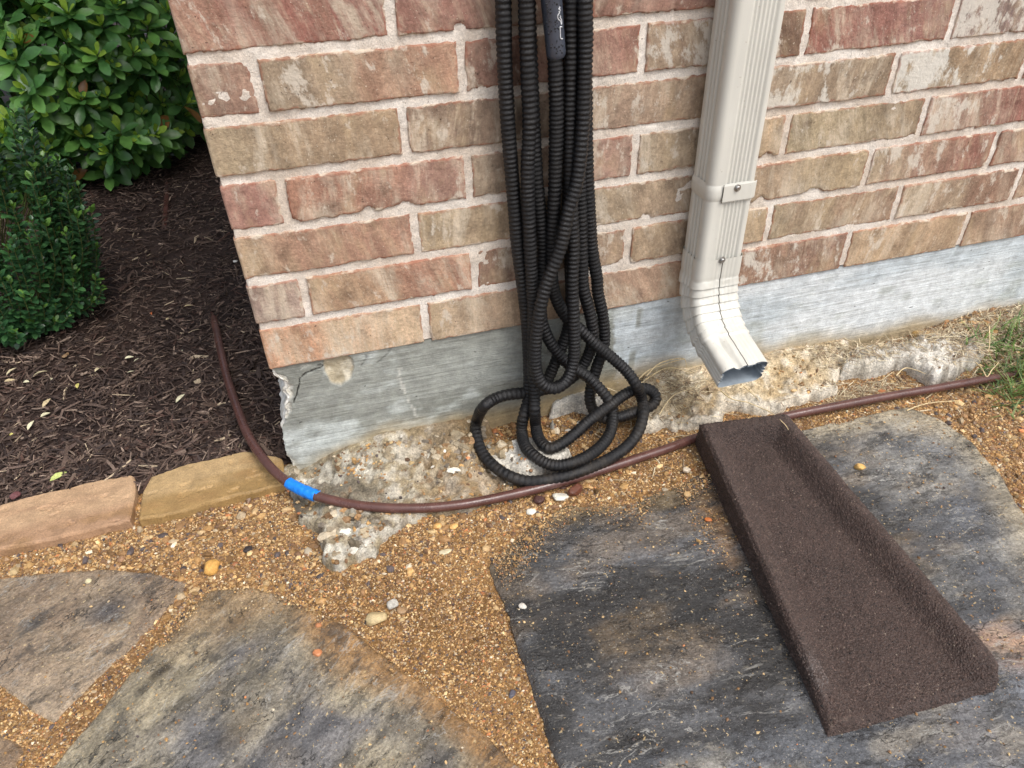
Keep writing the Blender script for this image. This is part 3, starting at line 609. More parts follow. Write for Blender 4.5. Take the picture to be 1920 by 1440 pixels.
# ------------------------------------------------------------------ splash block
def splash():
    BL, BR, FR, FL = [np.array(q) for q in ((.672, -.152), (.832, -.172), (.825, -.671), (.577, -.660))]
    ns, nt = 190, 90; s = np.linspace(0, 1, ns); t = np.linspace(0, 1, nt); Sg, Tg = np.meshgrid(s, t, indexing='ij')
    L = mixc(BL, FL, Sg); Rr = mixc(BR, FR, Sg); P = mixc(0, 0, Tg) if False else L*(1-Tg[..., None])+Rr*Tg[..., None]
    wd = np.hypot(*(np.moveaxis(Rr-L, -1, 0))); tl = Tg*wd; tr = (1-Tg)*wd; sb = Sg*.51; sf = (1-Sg)*.51
    # round the front right corner in plan
    k = (sst(.028, .0, tr)*sst(.028, .0, sf))**1.5; P[..., 1] += .012*k; P[..., 0] -= .009*k
    X, Y = P[..., 0], P[..., 1]
    H = .062-.022*Sg-.005*sst(.05, .0, sf)**1.5*sst(.12, .0, tr); Fz = .029-.006*Sg
    ins = sst(.005, .050, tl)**.8*sst(.020, .056, tr)*sst(.022, .044, sb)
    Hl = H-.006*sst(.55, 1, Sg)*sst(.05, .0, tl)
    Z = Hl*(1-ins)+Fz*ins
    lip = sst(.05, .0, sf)*sst(.03, .0, tl)
    Z = Z-.012*lip
    edge = np.minimum(np.minimum(tl, tr), np.minimum(sb, sf)); Z = Z-.006*(1-sst(0, .007, edge))**2-.007*(1-sst(0, .022, tr))**2
    Z += .0008*fbm(X*60, Y*60, 0, 4, 171)+.0006*fbm(X*210, Y*210, 0, 2, 172)+.0014*fbm(X*14, Y*14, 0, 3, 173)
    dent = np.exp(-(((tl-.11)/.008)**2+((Sg-.72)/.03)**2))+np.exp(-(((tl-.10)/.006)**2+((Sg-.3)/.02)**2)); Z -= .003*dent*ins
    V = np.stack([X, Y, Z], -1)
    # side skirts, slightly flared
    n = 8; ring = [(i, 0) for i in range(ns)]+[(ns-1, j) for j in range(1, nt)]+[(i, nt-1) for i in range(ns-2, -1, -1)]+[(0, j) for j in range(nt-2, 0, -1)]
    B = np.array([V[i, j] for i, j in ring]); c = B.mean(0); nb = len(B); lev = np.linspace(0, 1, n)
    out = B[:, :2]-c[:2]; out /= np.linalg.norm(out, axis=1)[:, None]
    SK = np.zeros((nb, n, 3))
    for q, l in enumerate(lev):
        w = .001*fbm(B[:, 0]*150, B[:, 1]*150, l*4, 3, 174)+.003*l
        SK[:, q, :2] = B[:, :2]+out*w[:, None]*(1 if q else 0); SK[:, q, 2] = B[:, 2]*(1-l)+.011*l
    Vt = np.vstack([V.reshape(-1, 3), SK.reshape(-1, 3)])
    F = np.vstack([grid_faces(ns, nt), grid_faces(nb, n, True)[:, ::-1]+ns*nt])
    col = np.tile(srgb(64, 51, 46), (len(Vt), 1)); nn = fbm(Vt[:, 0]*40, Vt[:, 1]*40, Vt[:, 2]*40, 4, 175); col *= (1+.22*nn)[:, None]
    wr = np.exp(-((Vt[:, 0]-.595)**2+(Vt[:, 1]+.60)**2)/.035**2)*sst(.03, .045, Vt[:, 2])*sst(-.3, .3, fbm(Vt[:, 0]*120, Vt[:, 1]*120, 0, 3, 176)); col = mixc(col, srgb(128, 120, 116), wr*.6)
    me = np_mesh('splash_block', Vt, F, col)
    M = Mat('crumb_rubber', .62, .4); cc = M.attr('col'); cc = M.vary(cc, M.noise(380, 5, .85), .6, 1.45, .12); cc = M.vary(cc, M.noise(14, 5, .65), .74, 1.26); cc = M.mix(M.math('MULTIPLY', M.ramp(M.noise(30, 6, .75), .56, .72), .4), cc, srgb(128, 112, 98))
    w1 = M.n('ShaderNodeTexVoronoi', Vector=M.pos, Scale=380.).outputs['Distance']
    cc = M.mix(M.ramp(M.noise(700, 1), .72, .76, 0, .8), cc, srgb(170, 150, 130))
    nrm = M.bump(w1, .0016, .9); nrm = M.bump(M.noise(420, 3, .8), .0012, .9, nrm)
    so = obj('splash_block', me, M.done(cc, nrm, M.ramp(M.noise(500, 2), .35, .65, .42, .8)), label='dark brown rubber splash block lying on the slate below the downspout', cat='splash block')
    # loose-textured rubber crumb standing proud of the moulded surface
    g = np.random.default_rng(77); A_ = V.reshape(ns, nt, 3); parts_ = []
    for G, cnt, wr_ in ((A_, 30000, 0), (SK, 8000, 1)):
        a_, b_ = G.shape[:2]; i = g.integers(0, a_-(0 if wr_ else 1), cnt); j = g.integers(0, b_-1, cnt); u = g.random((cnt, 1)); w = g.random((cnt, 1)); i2 = (i+1) % a_
        p00, p10, p01, p11 = G[i, j], G[i2, j], G[i, j+1], G[i2, j+1]; p = (p00*(1-u)+p10*u)*(1-w)+(p01*(1-u)+p11*u)*w
        nn_ = np.cross(p10-p00, p01-p00); nn_ /= np.linalg.norm(nn_, axis=1)[:, None]+1e-12; nn_ *= np.where(nn_[:, 2:] < 0, -1, 1) if not wr_ else np.sign(((p-np.array([.72, -.41, .03]))*nn_).sum(1))[:, None]
        t1 = np.cross(nn_, g.normal(size=(cnt, 3))); t1 /= np.linalg.norm(t1, axis=1)[:, None]; t2 = np.cross(nn_, t1); r_ = (.0007+.0011*g.random((cnt, 1))**1.5)
        q = np.stack([p+t1*r_*1.2, p+t2*r_, p-t1*r_*1.1, p-t2*r_*.9, p+nn_*r_*g.uniform(.35, .8, (cnt, 1))], 1); parts_.append(q)
    Q = np.concatenate(parts_); m = len(Q); F_ = np.array([(0, 1, 4), (1, 2, 4), (2, 3, 4), (3, 0, 4)])[None]+(np.arange(m)*5)[:, None, None]
    cb = srgb(70, 56, 50)*(1+g.normal(0, .35, (m, 1))); k_ = g.random(m) < .006; cb[k_] = srgb(126, 112, 98); wq = np.exp(-((Q[:, 4, 0]-.595)**2+(Q[:, 4, 1]+.60)**2)/.03**2)*(Q[:, 4, 2] > .034); cb = mixc(cb, srgb(140, 132, 128), wq*.5*g.random(m))
    obj('rubber_crumb', np_mesh('rubber_crumb', Q.reshape(-1, 3), F_.reshape(-1, 3), np.clip(np.repeat(cb[:, None], 5, 1).reshape(-1, 3), .004, 1), smooth=False), mat_vcol('crumb_grain', .6, .4, (500, .9, 1.1), (60, .85, 1.15), ()), so, kind='stuff')
splash()

# ------------------------------------------------------------------ downspout
def downspout():
    root = obj('downspout', None, label='almond painted fluted metal downspout with crimped elbow fixed to the brick wall', cat='downspout')
    root.location = (.7175, -.04, .19); L0 = np.array([.7175, -.04, .19])
    M = Mat('almond_paint', .36, .5); c = M.vary(srgb(208, 206, 196), M.noise(5, 3), .96, 1.03)
    c = M.vary(c, M.noise(1., 4, .6, M.scaled((60, 60, 6))), .95, 1.04)
    c = M.mix(M.ramp(M.noise(240, 2), .72, .75, 0, .5), c, srgb(150, 136, 112))
    MP = M.done(c, M.bump(M.noise(9, 2), .003, .25), M.ramp(M.noise(20, 3), .3, .7, .3, .5))
    M2 = Mat('galvanised_inside', .45, .5); MI = M2.done(M2.vary(srgb(150, 160, 168), M2.noise(40, 4), .75, 1.1), M2.bump(M2.noise(50, 3), .002, .5))
    MS = mat_simple('zinc_screw', srgb(170, 170, 168), .35, .5, metal=.9)
    hw, hd, rc = .0385, .0305, .011
    def profile():
        """closed loop of (a: across x, b: depth, + is outward from wall) with flutes; returns pts, normals, flute depth"""
        pts = []; nrm = []; fl = []
        def side(p0, p1, n, grooves):
            m = 44 if n[1] > -.5 else 8; 
            for i in range(m):
                t = i/m; p = p0*(1-t)+p1*t; pts.append(p); nrm.append(n)
                w = (t-.5)*np.linalg.norm(p1-p0); g = 0
                for gx in grooves: g += math.exp(-((w-gx)/.0023)**2)*(1.5 if abs(n[0]) > .5 else 1)
                fl.append(g)
        def corner(c, a0):
            for i in range(8):
                a = a0+math.pi/2*i/8; n = np.array([math.cos(a), math.sin(a)]); pts.append(c+rc*n); nrm.append(n); fl.append(0)
        A = np.array
        fg = [-.016, -.0095, -.003, .003, .0095]; 
        # counter-clockwise from right side: right (+x), front (+b), left, back
        side(A([hw, -hd+rc]), A([hw, hd-rc]), A([1., 0]), [-.0095, .0, .0095]); corner(A([hw-rc, hd-rc]), 0)
        side(A([hw-rc, hd]), A([-hw+rc, hd]), A([0, 1.]), [-.0225, -.016, -.0095, -.003, .0035, .0095]); corner(A([-hw+rc, hd-rc]), math.pi/2)
        side(A([-hw, hd-rc]), A([-hw, -hd+rc]), A([-1., 0]), [-.0095, .0, .0095]); corner(A([-hw+rc, -hd+rc]), math.pi)
        side(A([-hw+rc, -hd]), A([hw-rc, -hd]), A([0, -1.]), []); corner(A([hw-rc, -hd+rc]), 1.5*math.pi)
        return np.array(pts), np.array(nrm), np.array(fl)
    Pp, Pn, Fl = profile(); npf = len(Pp)
    def build(name, centers, dirs, offs, mat, flute=.0032, par=root, disp=None, flip=False, fl_=Fl):
        # centers (n,3) ; frame: across = x, out = normal in yz plane perpendicular to dir
        n = len(centers); V = np.zeros((n, npf, 3))
        for i in range(n):
            t = dirs[i]; out = np.cross(np.array([1., 0, 0]), t); out /= np.linalg.norm(out)
            if out[1] > 0 and abs(out[1]) > .05: out = -out
            q = Pp+Pn*(offs[i]-flute*fl_[:, None])
            V[i] = centers[i]+q[:, :1]*np.array([1., 0, 0])+q[:, 1:]*out
        if disp is not None: V = disp(V)
        F = grid_faces(npf, n, True); Vt = V.transpose(1, 0, 2).reshape(-1, 3)
        if flip: F = F[:, ::-1]
        o = obj(name, np_mesh(name, Vt-L0, F), mat, par); return o, V
    yc = -.0385
    z = np.linspace(1.9, .312, 60); cen = np.stack([np.full(60, .7175), np.full(60, yc), z], 1); dr = np.tile([0, 0, -1.], (60, 1))
    build('pipe', cen, dr, np.zeros(60), MP)
    # elbow path
    NA = 126; r, bend, st = .100, math.radians(75), .068; zs = .284
    path = [np.array([yc, zq]) for zq in np.linspace(.322, zs, 9)[:-1]]
    for a in np.linspace(0, bend, NA): path.append(np.array([yc-r*(1-math.cos(a)), zs-r*math.sin(a)]))
    e = path[-1]; dv = np.array([-math.sin(bend), -math.cos(bend)])
    for q in np.linspace(.002, st, 40): path.append(e+dv*q)
    path = np.array(path); n = len(path); cen = np.stack([np.full(n, .7175), path[:, 0], path[:, 1]], 1)
    dr = np.gradient(cen, axis=0); dr /= np.linalg.norm(dr, axis=1)[:, None]
    na = np.arange(n)-8; offs = np.full(n, .0020)
    ph = na/NA*7.; cr = (na >= 0) & (na < NA); offs = offs+np.where(cr, .0028*(ph-np.floor(ph))**.8-.0009, 0)
    offs[na >= NA] += -.0006
    seam = np.zeros(npf); i0 = 78; seam = (np.arange(npf) > 44) & (np.arange(npf) < 73)   # overlap on the right half of the front
    def disp(V):
        V = V.copy(); V[:, seam] += np.array([0, -.0013, .0003])
        wr = fbm(V[..., 0]*55, V[..., 1]*55, V[..., 2]*55, 3, 181)*np.where(cr, .0014, .0008)[:, None]*np.where(na > 0, 1., .2)[:, None]
        V[..., 2] += wr; V[..., 1] -= wr
        # dent on the front left near the mouth
        tt = np.clip((na-NA+6)/44., 0, 1)[:, None]; across = V[..., 0]-.7175
        g = np.exp(-((across+.020-.006*tt)/.0065)**2)*sst(0, .3, tt)*.0065
        up = (Pn[:, 1] > .3)[None, :]
        V[..., 2] -= g*up; V[..., 1] += .4*g*up
        sq = sst(0, NA, na)[:, None]*.24; nv = np.stack([np.zeros(n), -np.cos(np.clip(na/NA, 0, 1)*bend), np.sin(np.clip(na/NA, 0, 1)*bend)], 1)
        V = V-nv[:, None, :]*(sq*Pp[None, :, 1])[..., None]
        ej = np.zeros(n); ej[-1] = 1; ej[-2] = .6; jit = fbm(np.arange(npf)*.09, 1., 0, 3, 182)*.0024
        V += (ej[:, None]*jit[None, :])[..., None]*np.array([0, -.9, -.4])
        return V
    fl2 = Fl*np.where(np.abs(Pn[:, 0]) > .5, .8, .22)
    el, VE = build('elbow', cen, dr, offs, MP, disp=disp, fl_=fl2)
    build('elbow_lining', cen[8:], dr[8:], offs[8:]-.0012, MI, disp=lambda V: disp(np.concatenate([np.repeat(V[:1], 8, 0), V]))[8:], flip=True, par=el)
    # rim joining outer and inner skin
    # dark seam line down the front of the elbow
    sv = VE[:, 73]+np.array([0, -.0006, .0003])
    V, F = sweep(sv, np.full(len(sv), .00055), 6); obj('seam', np_mesh('seam', V-L0, F), mat_simple('dark_seam', srgb(92, 88, 80), .8), el)
    # strap
    zt = np.linspace(.446, .419, 6); cs = np.stack([np.full(6, .7175), np.full(6, yc), zt], 1)
    def sdisp(V):
        V = V.copy(); V[..., 2] += .006*(V[..., 0]-.7175)/.04*0; return V
    sp, VS = build('strap', cs, np.tile([0, 0, -1.], (6, 1)), np.array([-.0005, .0016, .002, .002, .0016, -.0005]), MP, flute=0., disp=sdisp)
    fx0, fx1 = on_y(1357, 356, yc-hd-.003)[0], .7565; fl_v = []
    for x in np.linspace(fx0, fx1, 14):
        rd = max(0, x-(.7175+hw-rc)); yy = yc-hd-.0032+(rd/rc)**2*.004
        fl_v.append([(x, yy, .4455), (x, yy-.0006, .444), (x, yy-.0006, .420), (x, yy, .4185), (x, yy+.0022, .4185)])
    fv = np.array(fl_v); me = np_mesh('strap_flap', fv.reshape(-1, 3)-L0, grid_faces(14, 5), smooth=False); obj('strap_flap', me, MP, sp)
    V, F = sweep(np.array([[fx0-.0006, yc-hd-.0032, zq] for zq in np.linspace(.446, .418, 10)]), np.full(10, .0006), 6); obj('flap_edge', np_mesh('flap_edge', V-L0, F), mat_simple('dark_joint', srgb(96, 94, 86), .8), sp)
    def screw(x, y, z):
        a = np.linspace(0, 2*np.pi, 14, endpoint=False); ring = []
        for rr, yy in ((.0058, 0.), (.0056, -.0012), (.0034, -.0014), (.0034, -.0036), (.0028, -.0042), (0.0004, -.0040)):
            k = 6 if rr < .004 else 14
            ring.append(np.stack([x+rr*np.cos(a), np.full(14, y+yy), z+rr*np.sin(a)], 1))
        V = np.array(ring); F = grid_faces(14, 6, True); return np_mesh('screw', V.transpose(1, 0, 2).reshape(-1, 3)-L0, F, smooth=False)
    q = on_y(1382, 352, yc-hd-.003); obj('screw', screw(q[0], yc-hd-.0035, q[2]), MS, sp)
    q = on_y(1353, 487, yc-hd-.001); obj('screw', screw(q[0], yc-hd-.0018, q[2]), MS, el)
downspout()

# ------------------------------------------------------------------ garden hose hanging on the wall
def hose():
    root = obj('garden_hose', None, label='long black ribbed garden hose hanging in tangled loops against the wall', cat='hose')
    L0 = np.array([.43, -.05, .05]); root.location = L0
    def pt(q):
        if q[0] == 'w': return np.array(q[1:], float)                # world
        x, y, d = q[:3]
        if len(q) > 3 and q[3] == 'z': return on_z(x, y, d)
        return on_y(x, y, -d)
    def Zc(L): return [(860+a/3.4286, 520+b/3.4286, *r) for a, b, *r in L]
    up = lambda x, d: [('w', x-.0, -d, .80), ('w', .425+(x-.425)*.6, -d, 1.0), ('w', .425+(x-.425)*.35, -.05, 1.16)]
    A = [(943, 0, .030), (946, 120, .030), (952, 233, .030), (960, 333, .031), (971, 467, .032)]+Zc([(405, 0, .033), (435, 250, .034), (447, 450, .036), (452, 650, .040), (446, 790, .048), (418, 890, .060),
        (405, 990, .046, 'z'), (432, 1095, .045, 'z'), (505, 1172, .044, 'z'), (620, 1210, .044, 'z'), (745, 1188, .045, 'z'), (860, 1130, .045, 'z'), (945, 1050, .046, 'z'), (985, 960, .050, 'z'), (990, 865, .060, 'z'),
        (965, 790, .076), (912, 722, .066), (830, 640, .052), (735, 580, .042), (645, 495, .034), (565, 370, .028), (525, 200, .024)])+[(1018, 467, .022), (1006, 333, .020), (996, 150, .018), (990, 0, .018)]
    B = [(986, 0, .042), (990, 150, .042), (993, 233, .042), (989, 333, .044), (992, 420, .045)]+Zc([(468, 0, .046), (480, 200, .048), (478, 400, .050), (480, 600, .054), (488, 760, .064), (488, 860, .074), (495, 950, .052, 'z'), (515, 1035, .050, 'z'),
        (570, 1098, .052, 'z'), (640, 1082, .056, 'z'), (740, 1012, .064, 'z'), (850, 912, .074, 'z'), (960, 832, .080, 'z'), (1060, 758, .086, 'z'), (1150, 718, .088, 'z'), (1228, 722, .080, 'z'), (1268, 770, .066, 'z'),
        (1240, 825, .055, 'z'), (1160, 858, .052, 'z'), (1020, 902, .050, 'z'), (925, 905, .048, 'z'), (864, 850, .050, 'z'), (842, 770, .040), (860, 670, .034), (895, 560, .030), (926, 470, .026), (938, 380, .024), (925, 240, .022), (895, 100, .021), (888, 0, .021)])+[(1110, 467, .02), (1104, 380, .02), (1100, 300, .02), (1097, 150, .02), (1094, 0, .02)]
    C = [(1097, 0, .046), (1098, 80, .046), (1095, 180, .048), (1093, 233, .050), (1083, 333, .056), (1065, 400, .060), (1050, 467, .064)]+Zc([(580, 0, .066), (535, 150, .070), (512, 280, .072), (497, 400, .074), (492, 520, .078), (502, 620, .082), (540, 690, .088), (605, 715, .090), (668, 690, .086), (718, 615, .078), (742, 490, .070),
        (740, 300, .062), (732, 100, .056), (730, 0, .054)])+[(1075, 467, .05), (1072, 400, .046), (1070, 333, .040), (1069, 233, .036), (1071, 120, .034), (1072, 0, .034)]
    D = [(1084, 0, .020), (1086, 200, .020), (1088, 333, .021), (1091, 467, .024)]+Zc([(795, 0, .026), (805, 90, .028), (840, 220, .030), (865, 350, .032), (855, 440, .030), (820, 530, .026), (770, 605, .028), (700, 668, .032), (620, 704, .036), (520, 728, .040), (440, 742, .042), (330, 752, .044), (240, 778, .050),
        (160, 832, .062), (118, 920, .048, 'z'), (110, 1000, .040, 'z'), (140, 1105, .036, 'z'), (210, 1200, .033, 'z'), (320, 1280, .031, 'z'), (440, 1313, .029, 'z'), (560, 1303, .028, 'z'), (700, 1275, .028, 'z'), (850, 1222, .030, 'z'), (980, 1160, .034, 'z'), (1090, 1080, .042, 'z'), (1160, 980, .050, 'z'), (1186, 880, .060, 'z'),
        (1180, 790, .066, 'z'), (1140, 690, .080), (1080, 605, .068), (980, 512, .054), (880, 430, .044), (790, 345, .036), (690, 250, .030), (625, 130, .028), (598, 0, .030)])+[(1034, 467, .032), (1038, 400, .034), (1041, 333, .036), (1043, 233, .037), (1042, 150, .038), (1040, 100, .038)]
    E_ = Zc([(700, 340, .022), (632, 520, .024), (572, 655, .028), (515, 690, .03), (468, 640, .026), (455, 450, .022), (430, 200, .02)])
    E_ = [(1070, 0, .018), (1068, 200, .018), (1066, 400, .02)]+Zc([(725, 120, .022)])+E_+[(972, 467, .018), (961, 333, .017), (953, 233, .016), (947, 120, .016), (944, 0, .016)]
    segs = []
    for nm, pts, closed in (('A', A, 1), ('B', B, 1), ('C', C, 1), ('D', D, 0), ('E', E_, 1)):
        W_ = [pt(q) for q in pts]; u0 = [pt(q) for q in up(W_[0][0], -W_[0][1])]; u1 = [pt(q) for q in up(W_[-1][0], -W_[-1][1])]
        W_ = u0[::-1]+W_+(u1 if closed else [])
        P, s = resample(catmull(W_, 10), .0016)
        for _ in range(6): P[1:-1] = .25*P[:-2]+.5*P[1:-1]+.25*P[2:]
        # keep clear of the ground and the wall
        tz = top_z(P[:, 0], P[:, 1]); low = np.clip(tz+.009-P[:, 2], 0, .03)*(P[:, 1] < -.03); 
        for _ in range(160): low[1:-1] = np.maximum(low[1:-1]*.97, .25*low[:-2]+.5*low[1:-1]+.25*low[2:])
        P[:, 2] += low*.8
        P[:, 1] = np.minimum(P[:, 1], -.0125)
        if nm == 'D': pit = np.where((P[:, 2] < .12), .0085, .0066)
        else: pit = np.full(len(P), .0067)
        pit = pit*(1+.12*fbm(s*9, 3., 0, 2, 191+ord(nm))); ph = np.cumsum(np.gradient(s)/pit); f = ph-np.floor(ph)
        amp = np.where(pit > .0078, .0014, .0022)
        prof = np.abs(np.sin(np.pi*f))**.85
        rad = .0098-amp*.7+amp*prof+.0003*fbm(s*40, 0., 0, 2, 193)
        sides = 12; a = np.arange(sides); rr = rad[:, None]*(1+.022*fbm(s[:, None]*60, a[None, :]*.8, 0, 2, 194))
        segs.append(sweep(P, rr, sides))
    V, F = join(segs)
    M = Mat('black_woven_sleeve', .62, .45); wv = M.noise(1400, 2, .6); c = M.vary(srgb(18, 18, 20), wv, .6, 1.5)
    c = M.vary(c, M.noise(30, 4), .85, 1.2)
    zz = M.n('ShaderNodeSeparateXYZ', Vector=M.pos).outputs['Z']
    rough = M.ramp(M.noise(22, 4, .6), .4, .6, .3, .62)
    c = M.mix(M.ramp(M.noise(500, 2), .70, .76, 0, .35), c, srgb(120, 104, 84))
    du = M.math('MULTIPLY', M.math('MULTIPLY', M.ramp(zz, .02, .16, 1., .12), M.ramp(M.noise(26, 6, .7), .44, .7)), .18); c = M.mix(du, c, srgb(112, 100, 84))
    mh = M.done(c, M.bump(wv, .0008, .9), rough)
    obj('hose_body', np_mesh('hose_body', V-L0, F), mh, root)
    # connector sleeve with lettering
    a, b = on_y(1043, 105, -.038), on_y(1032, -20, -.039); P = np.array([a+(b-a)*t for t in np.linspace(-.02, 2.1, 60)]); t = np.linspace(0, 1, 60)
    rad = .0126+.0016*sst(.02, .8, t); rad[0] = .0105; rad[1] = .0122
    V, F = sweep(P, rad, 28); sl = obj('connector_sleeve', np_mesh('connector_sleeve', V-L0, F), mat_simple('black_plastic_sky_sheen', srgb(66, 71, 82), .30, .6, (40, .85, 1.15)), root)  # black plastic coloured bluish grey, sky reflection put into the base colour
    ax = (b-a)/np.linalg.norm(b-a)
    def hit(px, py):
        d = ray(px, py); d = d/np.linalg.norm(d); t0 = np.dot(a-CAM, d); best = None
        for tt in np.linspace(t0-.03, t0+.03, 240):
            p = CAM+d*tt; h = np.dot(p-a, ax); rr = np.linalg.norm(p-a-ax*h); R0 = np.interp(h/np.linalg.norm(b-a)/2.12+.01, t, rad)
            if rr <= R0+.0003: return p
            if best is None or rr < best[0]: best = (rr, p)
        return best[1]
    strokes = [[(645, 607), (622, 600), (602, 612), (604, 680), (607, 760), (611, 840), (628, 872), (660, 872)],
               [(576, 148), (600, 175), (570, 195), (582, 215), (612, 232), (576, 262), (592, 288), (566, 318), (548, 365), (553, 412), (575, 446), (600, 462), (618, 500), (630, 552)],
               [(592, 340), (615, 372), (598, 400), (632, 440), (640, 545)]]
    lv = []
    for sgm in strokes:
        P = np.array([hit(1000+x/12, y/12) for x, y in sgm]); P, _ = resample(catmull(P, 6), .0004); lv.append(sweep(P, np.full(len(P), .00055), 6))
    V, F = join(lv); obj('lettering', np_mesh('lettering', V-L0, F), mat_simple('white_print', srgb(232, 234, 236), .5), sl)
    # water drops on the sleeve
    dv = []; bs = ico(1)
    for _ in range(70):
        px, py = random.uniform(1021, 1056), random.uniform(2, 100); p = hit(px, py); r_ = random.uniform(.0004, .0011)
        dv.append((bs[0]*np.array([1, .6, 1.25])*r_+p-L0, bs[1]))
    V, F = join(dv); mw = Mat('water_drop', .03, .5); mw.b.inputs['Base Color'].default_value = (.01, .012, .015, 1)
    o = obj('water_drops', np_mesh('water_drops', V, F), mw.m, sl, kind='stuff')
def ico(sub):
    g = (1+5**.5)/2
    V = [np.array(q, float)/math.hypot(1, g) for q in [(-1, g, 0), (1, g, 0), (-1, -g, 0), (1, -g, 0), (0, -1, g), (0, 1, g), (0, -1, -g), (0, 1, -g), (g, 0, -1), (g, 0, 1), (-g, 0, -1), (-g, 0, 1)]]
    F = [(0, 11, 5), (0, 5, 1), (0, 1, 7), (0, 7, 10), (0, 10, 11), (1, 5, 9), (5, 11, 4), (11, 10, 2), (10, 7, 6), (7, 1, 8), (3, 9, 4), (3, 4, 2), (3, 2, 6), (3, 6, 8), (3, 8, 9), (4, 9, 5), (2, 4, 11), (6, 2, 10), (8, 6, 7), (9, 8, 1)]
    for _ in range(sub):
        mid = {}; G = []
        def m_(a, b):
            k = (min(a, b), max(a, b))
            if k not in mid: p = V[a]+V[b]; mid[k] = len(V); V.append(p/np.linalg.norm(p))
            return mid[k]
        for a, b, c in F:
            x, y, z = m_(a, b), m_(b, c), m_(c, a); G += [(a, x, z), (b, y, x), (c, z, y), (x, y, z)]
        F = G
    return np.array(V), np.array(F)
hose()

# ------------------------------------------------------------------ brown irrigation pipe with blue tape
def pipe():
    root = obj('irrigation_pipe', None, label='thin brown plastic irrigation pipe curving from the mulch round the wall corner along the gravel', cat='pipe')
    L0 = np.array([.16, -.15, .02]); root.location = L0; r = .0078
    pts = [(314, 345, .012), (312, 380, .024), (308, 430, .018), (301, 486, .012), (318, 520, -.006), (350, 545, .000), (392, 585, .010), (404, 612, .030), (412, 650, .034), (425, 705, .034), (440, 752, .036), (466, 818, .040), (500, 868, .050), (535, 901, .050), (565, 918, .046), (600, 932, .042), (660, 946, .036), (720, 952, .032), (780, 953, .029), (840, 949, .026), (900, 940, .024),
           (1000, 918, .021), (1100, 890, .019), (1200, 858, .018), (1260, 838, .017), (1312, 819, .013), (1400, 799, .012), (1480, 779, .018), (1560, 763, .020), (1660, 744, .021), (1760, 727, .022), (1838, 713, .022), (1900, 703, .006), (1990, 690, -.02)]
    W_ = np.array([on_z(*q) for q in pts]); P, s = resample(catmull(W_, 10), .003)
    for _ in range(8): P[1:-1] = .25*P[:-2]+.5*P[1:-1]+.25*P[2:]
    V, F = sweep(P, np.full(len(P), r), 20)
    M = Mat('brown_polyethylene', .38, .5); c = M.vary(srgb(88, 58, 52), M.noise(30, 5), .8, 1.2); c = M.mix(M.ramp(M.noise(380, 3), .6, .72, 0, .35), c, srgb(150, 122, 104))
    obj('tube', np_mesh('tube', V-L0, F), M.done(c, M.bump(M.noise(250, 3), .0004, .6), M.ramp(M.noise(40, 4), .35, .65, .2, .42)), root)
    a = on_z(541, 905, .049); b = on_z(591, 928, .043)
    i0 = np.argmin(np.linalg.norm(P-a, axis=1)); i1 = np.argmin(np.linalg.norm(P-b, axis=1)); Q, s = resample(P[i0:i1+1], .0007)
    an = np.arange(28); rr = r+.0014+.0009*fbm(s[:, None]*200, an[None, :]*.5, 0, 3, 201)+.0005*sst(.0, .02, s[:, None]-s[-1]*.45)
    rr[[0, -1]] = r-.0003
    V, F = sweep(Q, rr, 28)
    fl = np.array([Q[-4]+np.array([0, 0, r+.001]), Q[-1]+np.array([.004, .001, r+.0005]), Q[-1]+np.array([.010, -.001, r+.001]), Q[-4]+np.array([.003, -.006, r-.001])])
    V, F = join([(V, F), (fl, np.array([(0, 1, 2, 3)]))])
    obj('tape', np_mesh('tape', V-L0, F), mat_simple('blue_tape', srgb(22, 128, 226), .45, .4, (150, .85, 1.1), ((260, .0006), (60, .001))), root, label='bright blue tape wrapped round the pipe')
    return P
PIPE = pipe()

